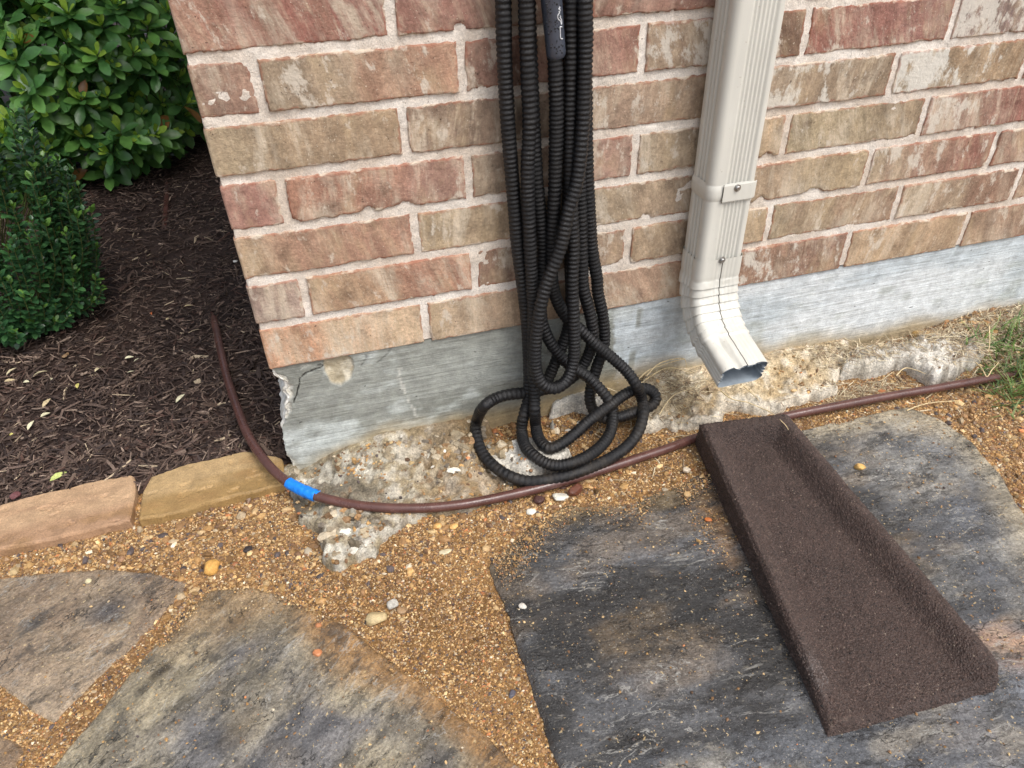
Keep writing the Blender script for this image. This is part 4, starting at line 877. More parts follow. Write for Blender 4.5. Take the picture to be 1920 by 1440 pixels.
# ------------------------------------------------------------------ gravel
def scatter(n, rmin, rmax, base, region, palette, probs, flat=(.55, .9), dens=None, power=2.2, slab_keep=.0, jit=.22, zoff=.1, seed=1, over_foot=False):
    g = np.random.default_rng(seed); x = g.uniform(region[0], region[1], n); y = g.uniform(region[2], region[3], n)
    c_ = (np.stack([x, y, np.zeros(n)], 1)-CAM)@R; keep = g.random(n) < sst(1650, 1020, np.abs(c_[:, 0]/-c_[:, 2]*FPX))*sst(1500, 780, np.abs(c_[:, 1]/-c_[:, 2]*FPX))
    if dens is not None: keep &= g.random(n) < dens(x, y)
    ins = np.full(n, -9.)
    for P in SLABS: ins = np.maximum(ins, sdpoly(x, y, P))
    keep &= (ins < .004) | (g.random(n) < slab_keep)
    for P in EDG: keep &= sdpoly(x, y, P) < .001
    x, y, ins = x[keep], y[keep], ins[keep]; n = len(x); r = rmin+(rmax-rmin)*g.random(n)**power
    z = np.where(ins > .004, ZS+.001, gz(x, y))
    if over_foot:
        tz = top_z(x, y); z = np.maximum(z, tz)
    else:
        ok = np.ones(n, bool)
        for k in FOOT: ok &= sdpoly(x, y, FOOTW[k]) < .006
        for q in POCKW: ok |= sdpoly(x, y, q) > 0
        x, y, z, r = x[ok], y[ok], z[ok], r[ok]; n = len(x)
    bv, bf = base
    V = np.repeat(bv[None], n, 0)*(1+g.normal(0, jit, (n, len(bv), 1)))
    sc = np.stack([r*g.uniform(.8, 1.45, n), r*g.uniform(.65, 1., n), r*g.uniform(*flat, n)], 1); V = V*sc[:, None]
    a = g.uniform(0, 6.283, n); tl = g.normal(0, .25, n); ca, sa = np.cos(a)[:, None], np.sin(a)[:, None]; ct, st_ = np.cos(tl)[:, None], np.sin(tl)[:, None]
    x1, y1, z1 = V[..., 0], V[..., 1]*ct-V[..., 2]*st_, V[..., 1]*st_+V[..., 2]*ct
    V = np.stack([x1*ca-y1*sa+x[:, None], x1*sa+y1*ca+y[:, None], z1+(z+r*zoff)[:, None]], -1)
    pal = np.array([srgb(*c) for c in palette]); ci = g.choice(len(pal), n, p=np.array(probs)/sum(probs)); col = pal[ci]*(1+g.normal(0, .24, (n, 1)))
    col = np.repeat(np.clip(col, .01, .9)[:, None], len(bv), 1)
    F = bf[None]+(np.arange(n)*len(bv))[:, None, None]
    return V.reshape(-1, 3), F.reshape(-1, 3), col.reshape(-1, 3)
PAL = [(180, 144, 94), (164, 127, 80), (206, 178, 130), (140, 107, 70), (192, 162, 118), (222, 206, 178), (118, 90, 66), (88, 78, 76), (186, 122, 78), (172, 152, 122), (136, 104, 70)]
PRB = [5.5, 6, 2.6, 6, 3, .55, 5., 2.4, .9, 2., 5]
OCT = (np.array([(1, 0, 0), (-1, 0, 0), (0, 1, 0), (0, -1, 0), (0, 0, 1), (0, 0, -1)], float), np.array([(0, 2, 4), (2, 1, 4), (1, 3, 4), (3, 0, 4), (2, 0, 5), (1, 2, 5), (3, 1, 5), (0, 3, 5)]))
PYR = (np.array([(1, 0, 0), (0, 1, 0), (-1, 0, 0), (0, -1, 0), (0, 0, 1.)]), np.array([(0, 1, 4), (1, 2, 4), (2, 3, 4), (3, 0, 4)]))
def dcoarse(x, y): return np.clip(.16+.85*sst(-.34, -.16, y)*sst(.75, .4, x)+.8*sst(1., 1.15, x)+.25*fbm(x*9, y*9, 0, 3, 211), 0, 1)
parts = [scatter(600000, .0009, .0025, PYR, (-.6, 1.45, -.85, .03), PAL, PRB, seed=2, slab_keep=.004, dens=lambda x, y: np.clip(.85+.5*fbm(x*12, y*12, 0, 2, 212), 0, 1)),
         scatter(36000, .0015, .0040, ico(0), (-.6, 1.45, -.85, .03), PAL, PRB, seed=3, dens=dcoarse, slab_keep=.003),
         scatter(9500, .0032, .0082, ico(0), (-.6, 1.45, -.85, .03), PAL, PRB, seed=4, dens=lambda x, y: dcoarse(x, y)**1.6*.8, slab_keep=.0, power=2.8, jit=.16),
         scatter(5200, .0014, .0048, ico(0), (-.02, 1.4, -.24, -.01), PAL, PRB, seed=5, over_foot=True, dens=lambda x, y: np.clip(.35*sst(-.1, .4, fbm(x*14, y*14, 0, 3, 213))+.8*sst(.42, .3, x)*sst(-.05, .3, fbm(x*18, y*18, 0, 3, 214)), 0, 1))]
def rimM(x, y):
    d = sdpoly(x, y, PM_); return np.clip(sst(.022, .0, d+.03*fbm(x*18, y*18, 0, 4, 218))*sst(-.36, -.28, y), 0, 1)*(d > -.002)
def rim(x, y):
    d = sdpoly(x, y, PR_); return np.clip(sst(.050, .0, d+.05*fbm(x*16, y*16, 0, 4, 215))*sst(-.36, -.28, y)*sst(.74, .6, x)+.5*sst(.05, .0, np.abs(x-(.655+(y+.18)*.19)+.02))*sst(-.5, -.3, y)*sst(.0, .3, fbm(x*24, y*24, 0, 3, 216)), 0, 1)*(d > -.002)
parts += [scatter(60000, .0008, .0022, PYR, (-.25, .1, -.4, -.18), PAL, PRB, seed=11, slab_keep=1, dens=rimM), scatter(5000, .0016, .0045, ico(0), (-.25, .1, -.4, -.18), PAL, PRB, seed=12, slab_keep=1, dens=lambda x, y: rimM(x, y)**2*.5), scatter(70000, .0007, .0018, PYR, (.2, .75, -.55, -.12), PAL, PRB, seed=6, slab_keep=1, dens=rim, over_foot=False), scatter(9000, .0014, .0038, ico(0), (.2, .75, -.45, -.12), PAL, PRB, seed=7, slab_keep=1, dens=lambda x, y: rim(x, y)**2*.4),
          scatter(7000, .0007, .0021, ico(0), (-.5, 1.3, -.9, -.1), PAL, PRB, seed=8, slab_keep=1, dens=lambda x, y: np.clip(.25+.6*fbm(x*7, y*7, 0, 3, 217), 0, 1)),
          scatter(900, .003, .0105, ico(1), (-.04, .38, -.23, -.008), [(150, 136, 112), (176, 162, 138), (206, 200, 186), (120, 110, 96), (160, 124, 84), (132, 104, 74)], [5, 4, 1, 4, 1.2, 2.5], seed=13, over_foot=True, zoff=-.35, jit=.2, power=2.4, dens=lambda x, y: (sdpoly(x, y, FOOTW['left']) > .004)*np.clip(.45+1.2*fbm(x*12, y*12, 0, 3, 219), 0, 1))]
V, F, C_ = [np.concatenate(q) for q in zip(*[(p[0], p[1]+o, p[2]) for p, o in zip(parts, np.r_[0, np.cumsum([len(p[0]) for p in parts])[:-1]])])]
obj('gravel', np_mesh('gravel', V, F, C_, smooth=False), M_PEB, kind='stuff', label='loose ochre gravel and grit between the flagstones', cat='gravel')
# single stones that stand out
def stone(px, py, w, h, colr, label, name='stone', z=None, cat='stone', seed=0, angular=.2, sub=2, flat=.6, yaw=None, group=None):
    g = np.random.default_rng(seed+900); p0 = on_z(px, py, .01)
    zz = float(top_z(p0[0], p0[1])[0]) if z is None else z
    p = on_z(px, py, zz+.004); bv, bf = ico(sub)
    V = bv*(1+angular*fbm(bv[:, 0]*1.7+seed, bv[:, 1]*1.7, bv[:, 2]*1.7, 3, 221)[:, None])
    for _ in range(5):       # facets
        n = g.normal(size=3); n /= np.linalg.norm(n); d = V@n; V = V-np.clip(d-.72, 0, None)[:, None]*n
    V = V*np.array([w/2, h/2, min(w, h)/2*flat]); a = g.uniform(-.6, .6) if yaw is None else yaw
    V = V@np.array([[math.cos(a), math.sin(a), 0], [-math.sin(a), math.cos(a), 0], [0, 0, 1]])
    V[:, 2] += min(w, h)/2*flat*.55
    c = np.tile(srgb(*colr), (len(V), 1))*(1+.18*fbm(bv[:, 0]*3, bv[:, 1]*3, bv[:, 2]*3+seed, 3, 222))[:, None]
    o = obj(name, np_mesh(name, V, bf, c, smooth=sub > 1), M_PEB, label=label, cat=cat, group=group); o.location = (p[0], p[1], zz); return o
K = .00083    # metres per photo pixel, roughly, on the ground
stone(1720, 630, 32*K, 30*K, (168, 136, 84), 'rounded tan stone against the concrete base right of the downspout', seed=1, flat=.8)
stone(1612, 875, 22*K, 17*K, (206, 166, 100), 'small tan pebble lying alone on the slate right of the splash block', z=ZS, seed=2, flat=.8)
stone(705, 1160, 36*K, 26*K, (190, 170, 128), 'pale angular stone in the sand left of the large dark flagstone', seed=3, flat=.8)
stone(397, 1066, 34*K, 30*K, (204, 156, 84), 'golden angular stone above the two left flagstones', seed=4, flat=.8)
stone(735, 1133, 22*K, 20*K, (176, 172, 162), 'grey angular stone just above the pale stone in the sand', seed=5, flat=.9)
stone(752, 1143, 20*K, 14*K, (150, 122, 90), 'brown pebble right of the grey angular stone', seed=6)
stone(1050, 932, 34*K, 22*K, (216, 212, 198), 'white concrete chip between two dark brown chips by the pipe', seed=7, angular=.4)
stone(996, 958, 24*K, 16*K, (222, 218, 204), 'white oval chip below the pipe, left of the brown chips', seed=8)
stone(1010, 938, 24*K, 26*K, (74, 48, 42), 'dark brown flat chip left of the white concrete chip', 'stone_chip', seed=9, angular=.35, sub=1, flat=.7)
stone(1078, 920, 36*K, 26*K, (98, 58, 42), 'reddish brown glossy chip right of the white concrete chip', 'stone_chip', seed=10, angular=.35, sub=1, flat=.9)
stone(1062, 908, 34*K, 14*K, (78, 50, 42), 'dark brown sliver tucked against the pipe', 'stone_chip', seed=11, angular=.3, sub=1)
stone(1288, 880, 17*K, 16*K, (208, 194, 172), 'pale pebble left of the splash block on rusty gravel', seed=12, z=ZS)
stone(1288, 925, 15*K, 15*K, (190, 158, 112), 'tan pebble left of the splash block, below the pale one', seed=13, z=ZS)
stone(1328, 972, 14*K, 11*K, (180, 104, 50), 'small orange pebble on the dark slate left of the splash block', seed=14, z=ZS)
stone(594, 1222, 15*K, 15*K, (194, 128, 86), 'orange pebble lying on the rippled grey flagstone', seed=15, z=ZS)
stone(597, 1170, 11*K, 11*K, (176, 118, 78), 'small brown pebble near the top of the rippled grey flagstone', seed=16, z=ZS)
stone(980, 1134, 15*K, 12*K, (206, 200, 188), 'white pebble on the left side of the large dark flagstone', seed=17, z=ZS)
stone(164, 1087, 13*K, 10*K, (200, 188, 150), 'cream pebble on the brownish-grey flagstone', seed=18, z=ZS-.003)
stone(820, 985, 18*K, 15*K, (206, 160, 98), 'yellow pebble in the gravel below the pipe', seed=19)
stone(850, 985, 18*K, 15*K, (214, 168, 104), 'smooth golden pebble just right of the yellow pebble', seed=20)
stone(835, 1032, 26*K, 12*K, (206, 194, 160), 'flat cream chip in the gravel below the golden pebbles', seed=21, flat=.4)
stone(28, 928, 20*K, 22*K, (112, 72, 72), 'reddish purple stone in the mulch above the left edging block', seed=22, z=.02)
stone(122, 664, 12*K, 16*K*1.3, (138, 112, 82), 'small tan stone in the mulch under the boxwood', seed=23, z=.03)
stone(960, 1298, 10*K, 17*K, (86, 84, 92), 'dark oval pebble in the sand beside the large dark flagstone', seed=24)

# ------------------------------------------------------------------ mulch
def mulch():
    g = np.random.default_rng(9); n = 22000
    # denser nearer the camera
    y = .03+2.0*g.random(n)**1.35; x = -1.15*g.random(n)*(.55+.35*y)+.012
    ok = np.ones(n, bool)
    for P in EDG: ok &= sdpoly(x, y, P) < -.002
    x, y = x[ok], y[ok]; n = len(x)
    L = .009+.036*g.random(n)**2.5; w = .0012+.0040*g.random(n)**2.1; t = .0008+.0014*g.random(n)
    big = g.random(n) < .035; L[big] *= 1.5; w[big] *= 2.0; t[big] *= 1.5
    # chip = bent bar, 3 cross sections of 4 verts
    bx = np.array([-1., 0, 1]); V = np.zeros((n, 12, 3)); k = 0
    bend = g.normal(0, .16, n); bow = g.normal(0, .12, n)
    for i, u in enumerate(bx):
        tap = g.uniform(.35, .9, n) if u else np.ones(n)
        for (a, b) in ((-1, -1), (1, -1), (1, 1), (-1, 1)):
            V[:, k, 0] = u*L/2; V[:, k, 1] = a*w/2*tap+bend*L*(u*u-.5)*.5; V[:, k, 2] = b*t/2*tap-bow*L*(u*u-.5)*.4; k += 1
    fc = []
    for i in (0, 1):
        for j in range(4): fc.append((i*4+j, i*4+(j+1) % 4, i*4+4+(j+1) % 4, i*4+4+j))
    fc += [(3, 2, 1, 0), (8, 9, 10, 11)]; fc = np.array(fc)
    yaw = g.uniform(0, 6.283, n); pit = g.normal(0, .22, n); rol = g.uniform(0, 3.14, n)
    cr, sr = np.cos(rol)[:, None], np.sin(rol)[:, None]; V[..., 1], V[..., 2] = V[..., 1]*cr-V[..., 2]*sr, V[..., 1]*sr+V[..., 2]*cr
    cp, sp = np.cos(pit)[:, None], np.sin(pit)[:, None]; V[..., 0], V[..., 2] = V[..., 0]*cp-V[..., 2]*sp, V[..., 0]*sp+V[..., 2]*cp
    cy, sy = np.cos(yaw)[:, None], np.sin(yaw)[:, None]; V[..., 0], V[..., 1] = V[..., 0]*cy-V[..., 1]*sy, V[..., 0]*sy+V[..., 1]*cy
    z = mz(x, y)+.002+.007*g.random(n); V += np.stack([x, y, z], 1)[:, None]
    pal = np.array([srgb(*c) for c in ((76, 62, 55), (94, 78, 69), (60, 49, 45), (118, 100, 88), (146, 127, 112), (84, 64, 56), (180, 162, 136))])
    ci = g.choice(7, n, p=[.29, .25, .22, .12, .045, .065, .01]); col = pal[ci]*(1+g.normal(0, .15, (n, 1)))
    F = fc[None]+(np.arange(n)*12)[:, None, None]
    obj('mulch', np_mesh('mulch', V.reshape(-1, 3), F.reshape(-1, 4), np.repeat(col[:, None], 12, 1).reshape(-1, 3), smooth=False), M_MULCH, kind='stuff', label='damp dark brown shredded bark mulch', cat='mulch')
mulch()

# ------------------------------------------------------------------ shrubs
def leaf_mesh(name, secs, fold, curl, c0, c1):
    """unit leaf along +y, normal +z"""
    V = []; C2 = []
    for y, w in secs:
        zc = -curl*y*y
        for sx in (-1, 0, 1): V.append((sx*w, y, zc+fold*abs(sx)*w)); C2.append(mixc(c0, c1, y*.8+.1*abs(sx)))
    return np.array(V), grid_faces(len(secs), 3)[:, ::-1], np.array(C2)
def frame(d, up):
    d = d/np.linalg.norm(d, axis=-1, keepdims=True); s = np.cross(d, up); s /= np.linalg.norm(s, axis=-1, keepdims=True)+1e-9; return s, d, np.cross(s, d)
def shrub(root_name, label, cat, group, loc, leaves, leafdefs, mat, stems, nobj=300):
    """leaves: list of arrays pos, dir(3), up(3), length, widthscale, variant"""
    root = obj(root_name, None, label=label, cat=cat, group=group); root.location = loc; loc = np.array(loc)
    pos, dr, up, ln, var = leaves; s, d, nrm = frame(dr, up)
    c = (pos-CAM)@R; dep = -c[:, 2]; px = 960+FPX*c[:, 0]/dep; py = 720-FPX*c[:, 1]/dep
    vis = (px > -20) & (px < 520) & (py > -20) & (py < 1440) & (dep > .1)
    score = np.where(vis, ln/dep, 0)
    # prefer leaves not buried behind others: nearest per small screen cell
    cell = (np.floor(px/9).astype(int)*4000+np.floor(py/9).astype(int)); order = np.argsort(dep); seen = set(); front = np.zeros(len(pos), bool)
    for i in order:
        if vis[i] and cell[i] not in seen: seen.add(cell[i]); front[i] = True
    score = score*np.where(front, 10, 1); top = np.argsort(-score)[:nobj]; istop = np.zeros(len(pos), bool); istop[top] = True
    meshes = [np_mesh('leaf', v_, f_, c_) for v_, f_, c_ in leafdefs]
    for me in meshes: me.materials.append(mat)
    for i in top:
        o = bpy.data.objects.new('leaf', meshes[var[i]]); COL.objects.link(o); o.parent = root
        m_ = np.eye(4); m_[:3, 0] = s[i]*ln[i]; m_[:3, 1] = d[i]*ln[i]; m_[:3, 2] = nrm[i]*ln[i]; m_[:3, 3] = pos[i]-loc; o.matrix_local = Matrix(m_.tolist())
    Vs, Fs, Cs, n = [], [], [], 0
    for k, (v_, f_, c_) in enumerate(leafdefs):
        q = (~istop) & (var == k); m = q.sum()
        if not m: continue
        V = (v_[None, :, :1]*s[q][:, None]+v_[None, :, 1:2]*d[q][:, None]+v_[None, :, 2:]*nrm[q][:, None])*ln[q][:, None, None]+pos[q][:, None]-loc
        Vs.append(V.reshape(-1, 3)); Fs.append((f_[None]+(np.arange(m)*len(v_))[:, None, None]).reshape(-1, 4)+n); n += m*len(v_)
        jit = 1+rng.normal(0, .15, (m, 1, 1)); Cs.append((np.repeat(c_[None], m, 0)*jit).reshape(-1, 3))
    obj('foliage', np_mesh('foliage', np.vstack(Vs), np.vstack(Fs), np.clip(np.vstack(Cs), .002, 1)), mat, root, kind='stuff')
    V, F = join(stems); obj('stems', np_mesh('stems', V-loc, F), M_STEM, root, kind='stuff')
def big_shrub(center, rad, n, seed, label):
    g = np.random.default_rng(seed); P = []; N = []; cen = np.array(center); rad = np.array(rad)
    while len(P) < n:
        u = g.normal(size=3); u /= np.linalg.norm(u); 
        if u[2] < -.78 or u[1] > .45: continue
        su = np.sign(u)*np.abs(u)**.8; su /= np.linalg.norm(su)**.9
        r = 1-.5*g.random()**2.0 if g.random() > .45 else 1-.12*g.random()
        r *= 1+.10*float(fbm(u[0]*2.5+seed, u[1]*2.5, u[2]*2.5, 2, 231))
        p = cen+su*rad*r
        if p[0] > -.05 or p[2] < .03: continue
        P.append(p); N.append(u/rad*rad.mean())
    P = np.array(P); N = np.array(N); N /= np.linalg.norm(N, axis=1)[:, None]
    ax = N*.55+np.array([0, -.28, .80])+g.normal(0, .22, (n, 3)); ax /= np.linalg.norm(ax, axis=1)[:, None]
    pos, dr, up, ln, var = [], [], [], [], []; stems = []
    for p, a in zip(P, ax):
        e1 = np.cross(a, [0, 0, 1.]) if abs(a[2]) < .9 else np.cross(a, [1., 0, 0]); e1 /= np.linalg.norm(e1); e2 = np.cross(a, e1)
        m = g.integers(10, 15); ph0 = g.uniform(0, 6.28); sz = g.uniform(.054, .072)
        for j in range(m):
            f = j/(m-1); th = math.radians(14+70*f**.85+g.normal(0, 7)); ph = ph0+j*2.4
            rd = math.cos(ph)*e1+math.sin(ph)*e2; d = a*math.cos(th)+rd*math.sin(th)
            pos.append(p-a*.030*f+rd*.002); dr.append(d); up.append(a*math.sin(th)-rd*math.cos(th)+g.normal(0, .12, 3)); ln.append(sz*(.45+.6*min(1, f*1.7))*g.uniform(.85, 1.15))
            var.append(0 if f < .27 else (3 if g.random() < .012 else 1 if g.random() < .45 else 2))
        q = p-a*.12+np.array([0, .02, -.02]); stems.append(sweep(np.array([p, p*.5+q*.5, q]), np.array([.0013, .0017, .002]), 5))
    up = np.array(up); dr = np.array(dr)
    secs = [(0, .02), (.3, .13), (.62, .215), (.86, .16), (1, .01)]
    defs = [leaf_mesh('leaf', secs, .35, .05, srgb(140, 172, 66), srgb(160, 188, 78)), leaf_mesh('leaf', secs, .34, .12, srgb(90, 134, 64), srgb(106, 152, 76)), leaf_mesh('leaf', secs, .26, .22, srgb(66, 108, 57), srgb(80, 124, 66)), leaf_mesh('leaf', secs, .4, .3, srgb(150, 112, 58), srgb(126, 84, 50))]
    # a trunk
    for k in range(6):
        a = k*1.05; stems.append(sweep(np.array([cen*[1, 1, 0]+[.03*math.cos(a), .03*math.sin(a), 0], cen*[1, 1, .5]+[.15*math.cos(a), .15*math.sin(a), 0], cen+[.3*math.cos(a)*rad[0], .3*math.sin(a)*rad[1], .2]]), np.array([.012, .009, .005]), 7))
    shrub('shrub', label, 'shrub', None, (center[0], center[1], .02), (np.array(pos), dr, up, np.array(ln), np.array(var)), defs, M_LEAF, stems)
big_shrub((-.75, 1.92, .345), (.69, .60, .44), 1050, 5, 'broad-leaved green shrub with rosettes of glossy leaves at the back of the mulch bed')
big_shrub((-1.45, 2.75, .46), (.85, .6, .66), 380, 6, 'further broad-leaved shrub seen through the gaps at the top left corner')
def box_shrub():
    g = np.random.default_rng(17); base = np.array([-.615, .665, .03]); pos, dr, up, ln, var, stems = [], [], [], [], [], []
    for k in range(300):
        a = g.uniform(0, 6.283); rr = .235*math.sqrt(g.random())
        tip = base+np.array([math.cos(a)*rr*1.15, math.sin(a)*rr*.85, .06+.60*(1-(rr/.262)**4)*g.uniform(.55, 1.02)])
        if g.random() < .42:     # short outer shoots low on the flank
            a = g.uniform(-2.6, .6); tip = base+np.array([math.cos(a)*.25*g.uniform(.8, 1.03), math.sin(a)*.20*g.uniform(.8, 1.03), g.uniform(.02, .36)])
        b0 = base+np.array([(tip-base)[0]*.45, (tip-base)[1]*.45, max(0, (tip-base)[2]-.22)*.8])
        mid = (tip+b0)/2+np.array([(tip-base)[0]*.15, (tip-base)[1]*.15, 0]); P, s = resample(catmull([b0, mid, tip], 8), .0085)
        stems.append(sweep(P, np.linspace(.0016, .0007, len(P)), 5)); T = np.gradient(P, axis=0); T /= np.linalg.norm(T, axis=1)[:, None]
        for i in range(max(0, len(P)-17), len(P)):
            t = T[i]; e1 = np.cross(t, [0, 0, 1.])+1e-6; e1 /= np.linalg.norm(e1); e2 = np.cross(t, e1); ph = i*math.pi/2+k
            for sgn in (1, -1):
                rd = sgn*(math.cos(ph)*e1+math.sin(ph)*e2); el = .75 if i < len(P)-2 else 1.3
                d = rd+t*el+g.normal(0, .25, 3); d /= np.linalg.norm(d)
                pos.append(P[i]); dr.append(d); up.append(t-rd*.6+g.normal(0, .15, 3)); ln.append(g.uniform(.013, .021)*(1 if i < len(P)-1 else .7)); var.append(0 if i >= len(P)-2 and g.random() < .5 else g.integers(1, 3))
    secs = [(0, .03), (.25, .22), (.55, .30), (.82, .22), (1, .02)]
    defs = [leaf_mesh('leaf', secs, .25, .05, srgb(88, 126, 54), srgb(102, 140, 62)), leaf_mesh('leaf', secs, .2, .12, srgb(56, 96, 56), srgb(72, 112, 66)), leaf_mesh('leaf', secs, .2, .15, srgb(46, 82, 52), srgb(58, 96, 60))]
    shrub('boxwood_shrub', 'small-leaved dark green boxwood at the left edge of the mulch bed', 'shrub', None, tuple(base), (np.array(pos), np.array(dr), np.array(up), np.array(ln), np.array(var)), defs, M_BOX, stems)
box_shrub()

# ------------------------------------------------------------------ dry grass, straw, green grass, fallen leaves
def blades(name, n, region, hgt, wid, pal, seed, mat, label, cat, lay=.3, zf=None, dens=None):
    g = np.random.default_rng(seed); x = g.uniform(region[0], region[1], n); y = g.uniform(region[2], region[3], n)
    if dens is not None: k = g.random(n) < dens(x, y); x, y = x[k], y[k]; n = len(x)
    z = (zf or (lambda a, b: top_z(a, b)))(x, y); a = g.uniform(0, 6.283, n); h = hgt*(.35+.9*g.random(n)); w = wid*(.5+g.random(n))
    el = np.clip(g.normal(lay, .25, n), .02, 1.45); t = np.linspace(0, 1, 5)
    dx, dy = np.cos(a), np.sin(a); curv = g.normal(0, .5, n)
    V = np.zeros((n, 5, 2, 3))
    for i, q in enumerate(t):
        e = el-q*.5*np.abs(curv); rr = h*q; ex = rr*np.cos(e); px_ = x+dx*ex-dy*curv*h*q*q*.35; py_ = y+dy*ex+dx*curv*h*q*q*.35; pz = z+.001+np.maximum(rr*np.sin(e), -.0)
        ww = w*(1-q)**.6*.5+.0001
        for j, sg in enumerate((-1, 1)): V[:, i, j] = np.stack([px_-dy*ww*sg, py_+dx*ww*sg, pz+.0003*j], 1)
    f = grid_faces(5, 2); F = f[None]+(np.arange(n)*10)[:, None, None]
    p_ = np.array([srgb(*c) for c in pal]); col = p_[g.integers(0, len(p_), n)]*(1+g.normal(0, .15, (n, 1)))
    obj(name, np_mesh(name, V.reshape(-1, 3), F.reshape(-1, 4), np.clip(np.repeat(col[:, None], 10, 1).reshape(-1, 3), .01, 1)), mat, kind='stuff', label=label, cat=cat)
STR = [(196, 180, 148), (172, 154, 126), (212, 200, 170), (150, 132, 108), (136, 118, 98)]
def drydens(x, y):
    d1 = np.exp(-(((x-.66)/.075)**2+((y+.035)/.03)**2)); d2 = sst(.9, 1.05, x)*sst(-.075, -.03, y)*.8; d3 = sst(1.2, 1.3, x)*sst(-.2, -.05, y); d4 = np.exp(-(((x-1.05)/.08)**2+((y+.105)/.018)**2))*.8
    return np.clip(d1*1.1+d2+d3+d4+.03, 0, 1)
blades('dry_grass', 26000, (.5, 1.75, -.2, .0), .026, .0012, STR, 31, M_STRAW, 'matted dry grass along the foot of the wall', 'dry grass', .12, dens=drydens)
blades('grass', 1900, (1.22, 1.62, -.27, -.03), .055, .0030, [(96, 122, 60), (84, 112, 54), (118, 140, 78), (136, 146, 92), (70, 98, 58)], 32, M_GRASS, 'tuft of green grass at the right edge by the end of the pipe', 'grass', .7, dens=lambda x, y: np.clip(sst(1.23, 1.36, x-.4*(y+.15))*sst(-.03, -.09, y)*sst(-.27, -.2, y)*1.2, 0, 1))
def straw(paths, name, label):
    segs = []
    for L in paths:
        W_ = np.array([on_z(*q) for q in L]); P, s = resample(catmull(W_, 8), .002)
        P += .0008*np.stack([fbm(s*60, 1., 0, 2, 41), fbm(s*60, 5., 0, 2, 42), fbm(s*60, 9., 0, 2, 43)], 1); segs.append(sweep(P, np.linspace(.0013, .0007, len(P)), 6))
    V, F = join(segs); o = np_mesh(name, V, F, np.tile(srgb(208, 188, 148), (len(V), 1))); return obj(name, o, M_STRAW, kind='stuff', label=label, cat='straw')
straw([[(1196, 712, .07), (1222, 692, .085), (1262, 678, .09), (1292, 672, .075)], [(1200, 720, .06), (1250, 690, .07), (1300, 700, .06)], [(1236, 778, .05), (1262, 742, .06), (1298, 728, .06)], [(1212, 705, .08), (1240, 680, .10), (1280, 672, .09), (1288, 690, .07)],
       [(1352, 733, .055), (1372, 748, .056), (1400, 754, .056), (1425, 764, .055), (1447, 775, .056), (1468, 792, .062), (1478, 806, .064)], [(1395, 725, .05), (1415, 742, .054), (1424, 752, .054)], [(1424, 640, .06), (1440, 655, .05), (1452, 668, .05)],
       [(1830, 680, .05), (1842, 692, .06), (1850, 706, .06), (1860, 694, .065), (1872, 680, .07)], [(1855, 612, .07), (1856, 640, .055), (1853, 660, .05)], [(1700, 770, .02), (1740, 756, .016), (1790, 752, .016)], [(1680, 705, .06), (1700, 690, .062), (1735, 700, .06)]],
      'straw', 'long pale straw stalks lying on the concrete ledge')
def fallen(items, pal, group=None):
    secs = [(0, .02), (.2, .14), (.5, .2), (.8, .12), (1, .01)]
    for i, (px, py, l, a, ci, lab) in enumerate(items):
        V, F, _ = leaf_mesh('fallen_leaf', secs, .5, .3, (0, 0, 0), (0, 0, 0)); c = np.tile(srgb(*pal[ci]), (len(V), 1))
        p = on_z(px, py, .03); 
        zz = ZS+.002 if px > 900 else float(mz(p[0], p[1]))+.010
        p = on_z(px, py, zz); me = np_mesh('fallen_leaf', V*l, F, c); o = obj('fallen_leaf', me, M_STRAW, label=lab, cat='leaf', group=group); o.location = p; o.rotation_euler = (random.uniform(-.3, .3)+.25, random.uniform(-.4, .4), a)
LP = [(196, 184, 150), (176, 160, 126), (188, 196, 120), (206, 200, 168), (176, 100, 60), (206, 196, 116)]
G_ = 'pale dry leaves on the mulch'; LL = 'pale dry curled leaf lying on the dark mulch'
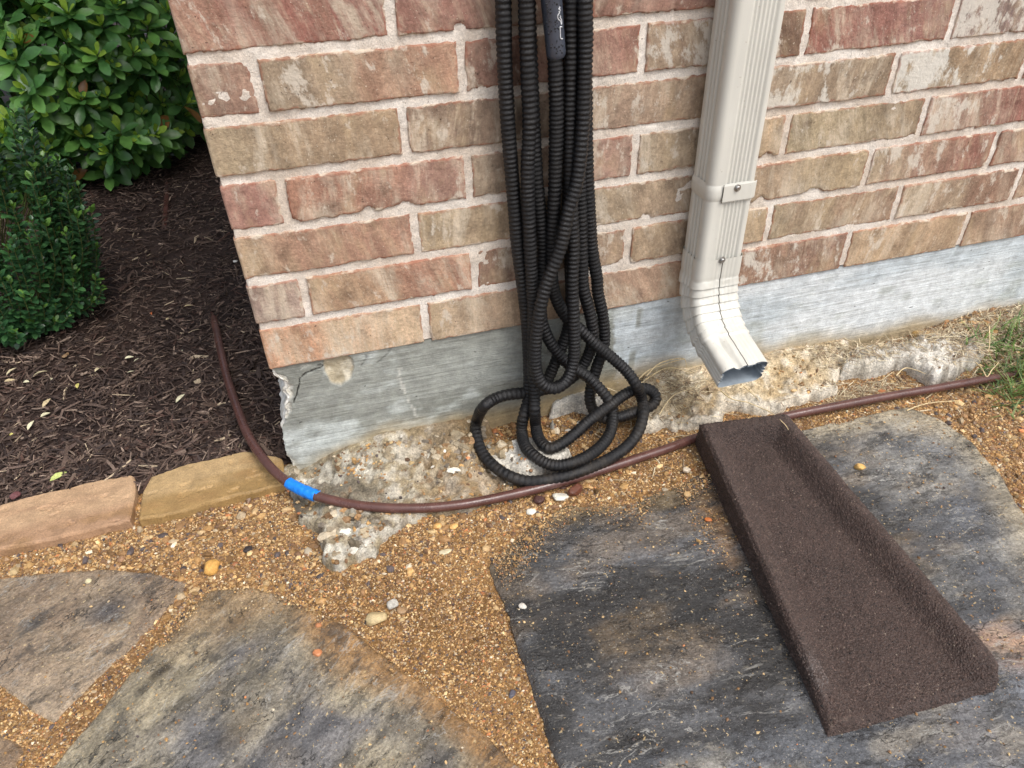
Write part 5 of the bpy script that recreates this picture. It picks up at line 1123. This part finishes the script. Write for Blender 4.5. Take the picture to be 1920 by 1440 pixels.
fallen([(12, 704, .022, -.9, 0, 'pale dry leaf on the mulch, at the left edge just under the boxwood'), (8, 716, .018, -1.4, 1, 'pale dry leaf on the mulch, at the left edge below its neighbour under the boxwood'), (62, 706, .026, -1.3, 0, 'pale dry leaf on the mulch, wide, in front of the boxwood base'), (55, 716, .018, 1.1, 3, 'pale dry leaf on the mulch, narrow, beside the wide one in front of the boxwood'), (80, 764, .022, -.5, 1, 'pale dry leaf on the mulch, midway between boxwood and left edging stone'), (76, 782, .02, -.7, 3, 'pale dry leaf on the mulch, paler, just below the midway one'), (52, 806, .02, -.4, 3, 'pale dry leaf on the mulch, small, lowest of the short row toward the edging stones'), (178, 697, .02, -.5, 0, 'pale dry leaf on the mulch, right of the boxwood base'), (26, 815, .014, 1., 5, 'pale dry leaf on the mulch, yellowish, near the left edge above the edging stone'), (330, 755, .022, -.8, 3, 'pale dry leaf on the mulch, largest, beside the brown pipe near the concrete corner'),
        (234, 672, .016, -1.5, 3, 'pale dry leaf on the mulch, thin sliver right of the boxwood'), (262, 672, .014, 2.2, 3, 'pale dry leaf on the mulch, slanting sliver right of its thin neighbour'), (238, 700, .014, -1.6, 3, 'pale dry leaf on the mulch, small, between boxwood and pipe'), (342, 660, .014, .4, 3, 'pale dry leaf on the mulch, small, left of the pipe\'s first bend'), (176, 590, .014, .8, 3, 'pale dry leaf on the mulch, tiny, beside the upper right flank of the boxwood'), (175, 528, .016, 2.4, 3, 'pale dry leaf on the mulch, curled, at the upper right flank of the boxwood'), (96, 712, .012, .1, 3, 'pale dry leaf on the mulch, tiny, right of the leaves under the boxwood'), (345, 575, .018, -1.4, 1, 'pale dry leaf on the mulch, greyish, left of where the pipe emerges'), (310, 600, .014, -1.2, 1, 'pale dry leaf on the mulch, tan, in the middle in front of the shrub')], LP, G_)
fallen([(94, 902, .028, -.9, 2, 'yellow-green fallen leaf on the mulch above the left edging stone'), (145, 728, .018, .1, 5, 'small yellow seed leaf upright in the mulch'), (285, 590, .014, .2, 4, 'tiny orange leaf on the mulch in front of the shrub'), (1764, 1120, .016, .5, 5, 'pale yellow leaf stuck beside the right rim of the splash block')], LP)
stone(441, 488, 16*K, 12*K, (226, 222, 214), 'white flake lying on the mulch against the brick corner', 'stone_chip', seed=25, z=.03, angular=.4, sub=1, flat=.5)
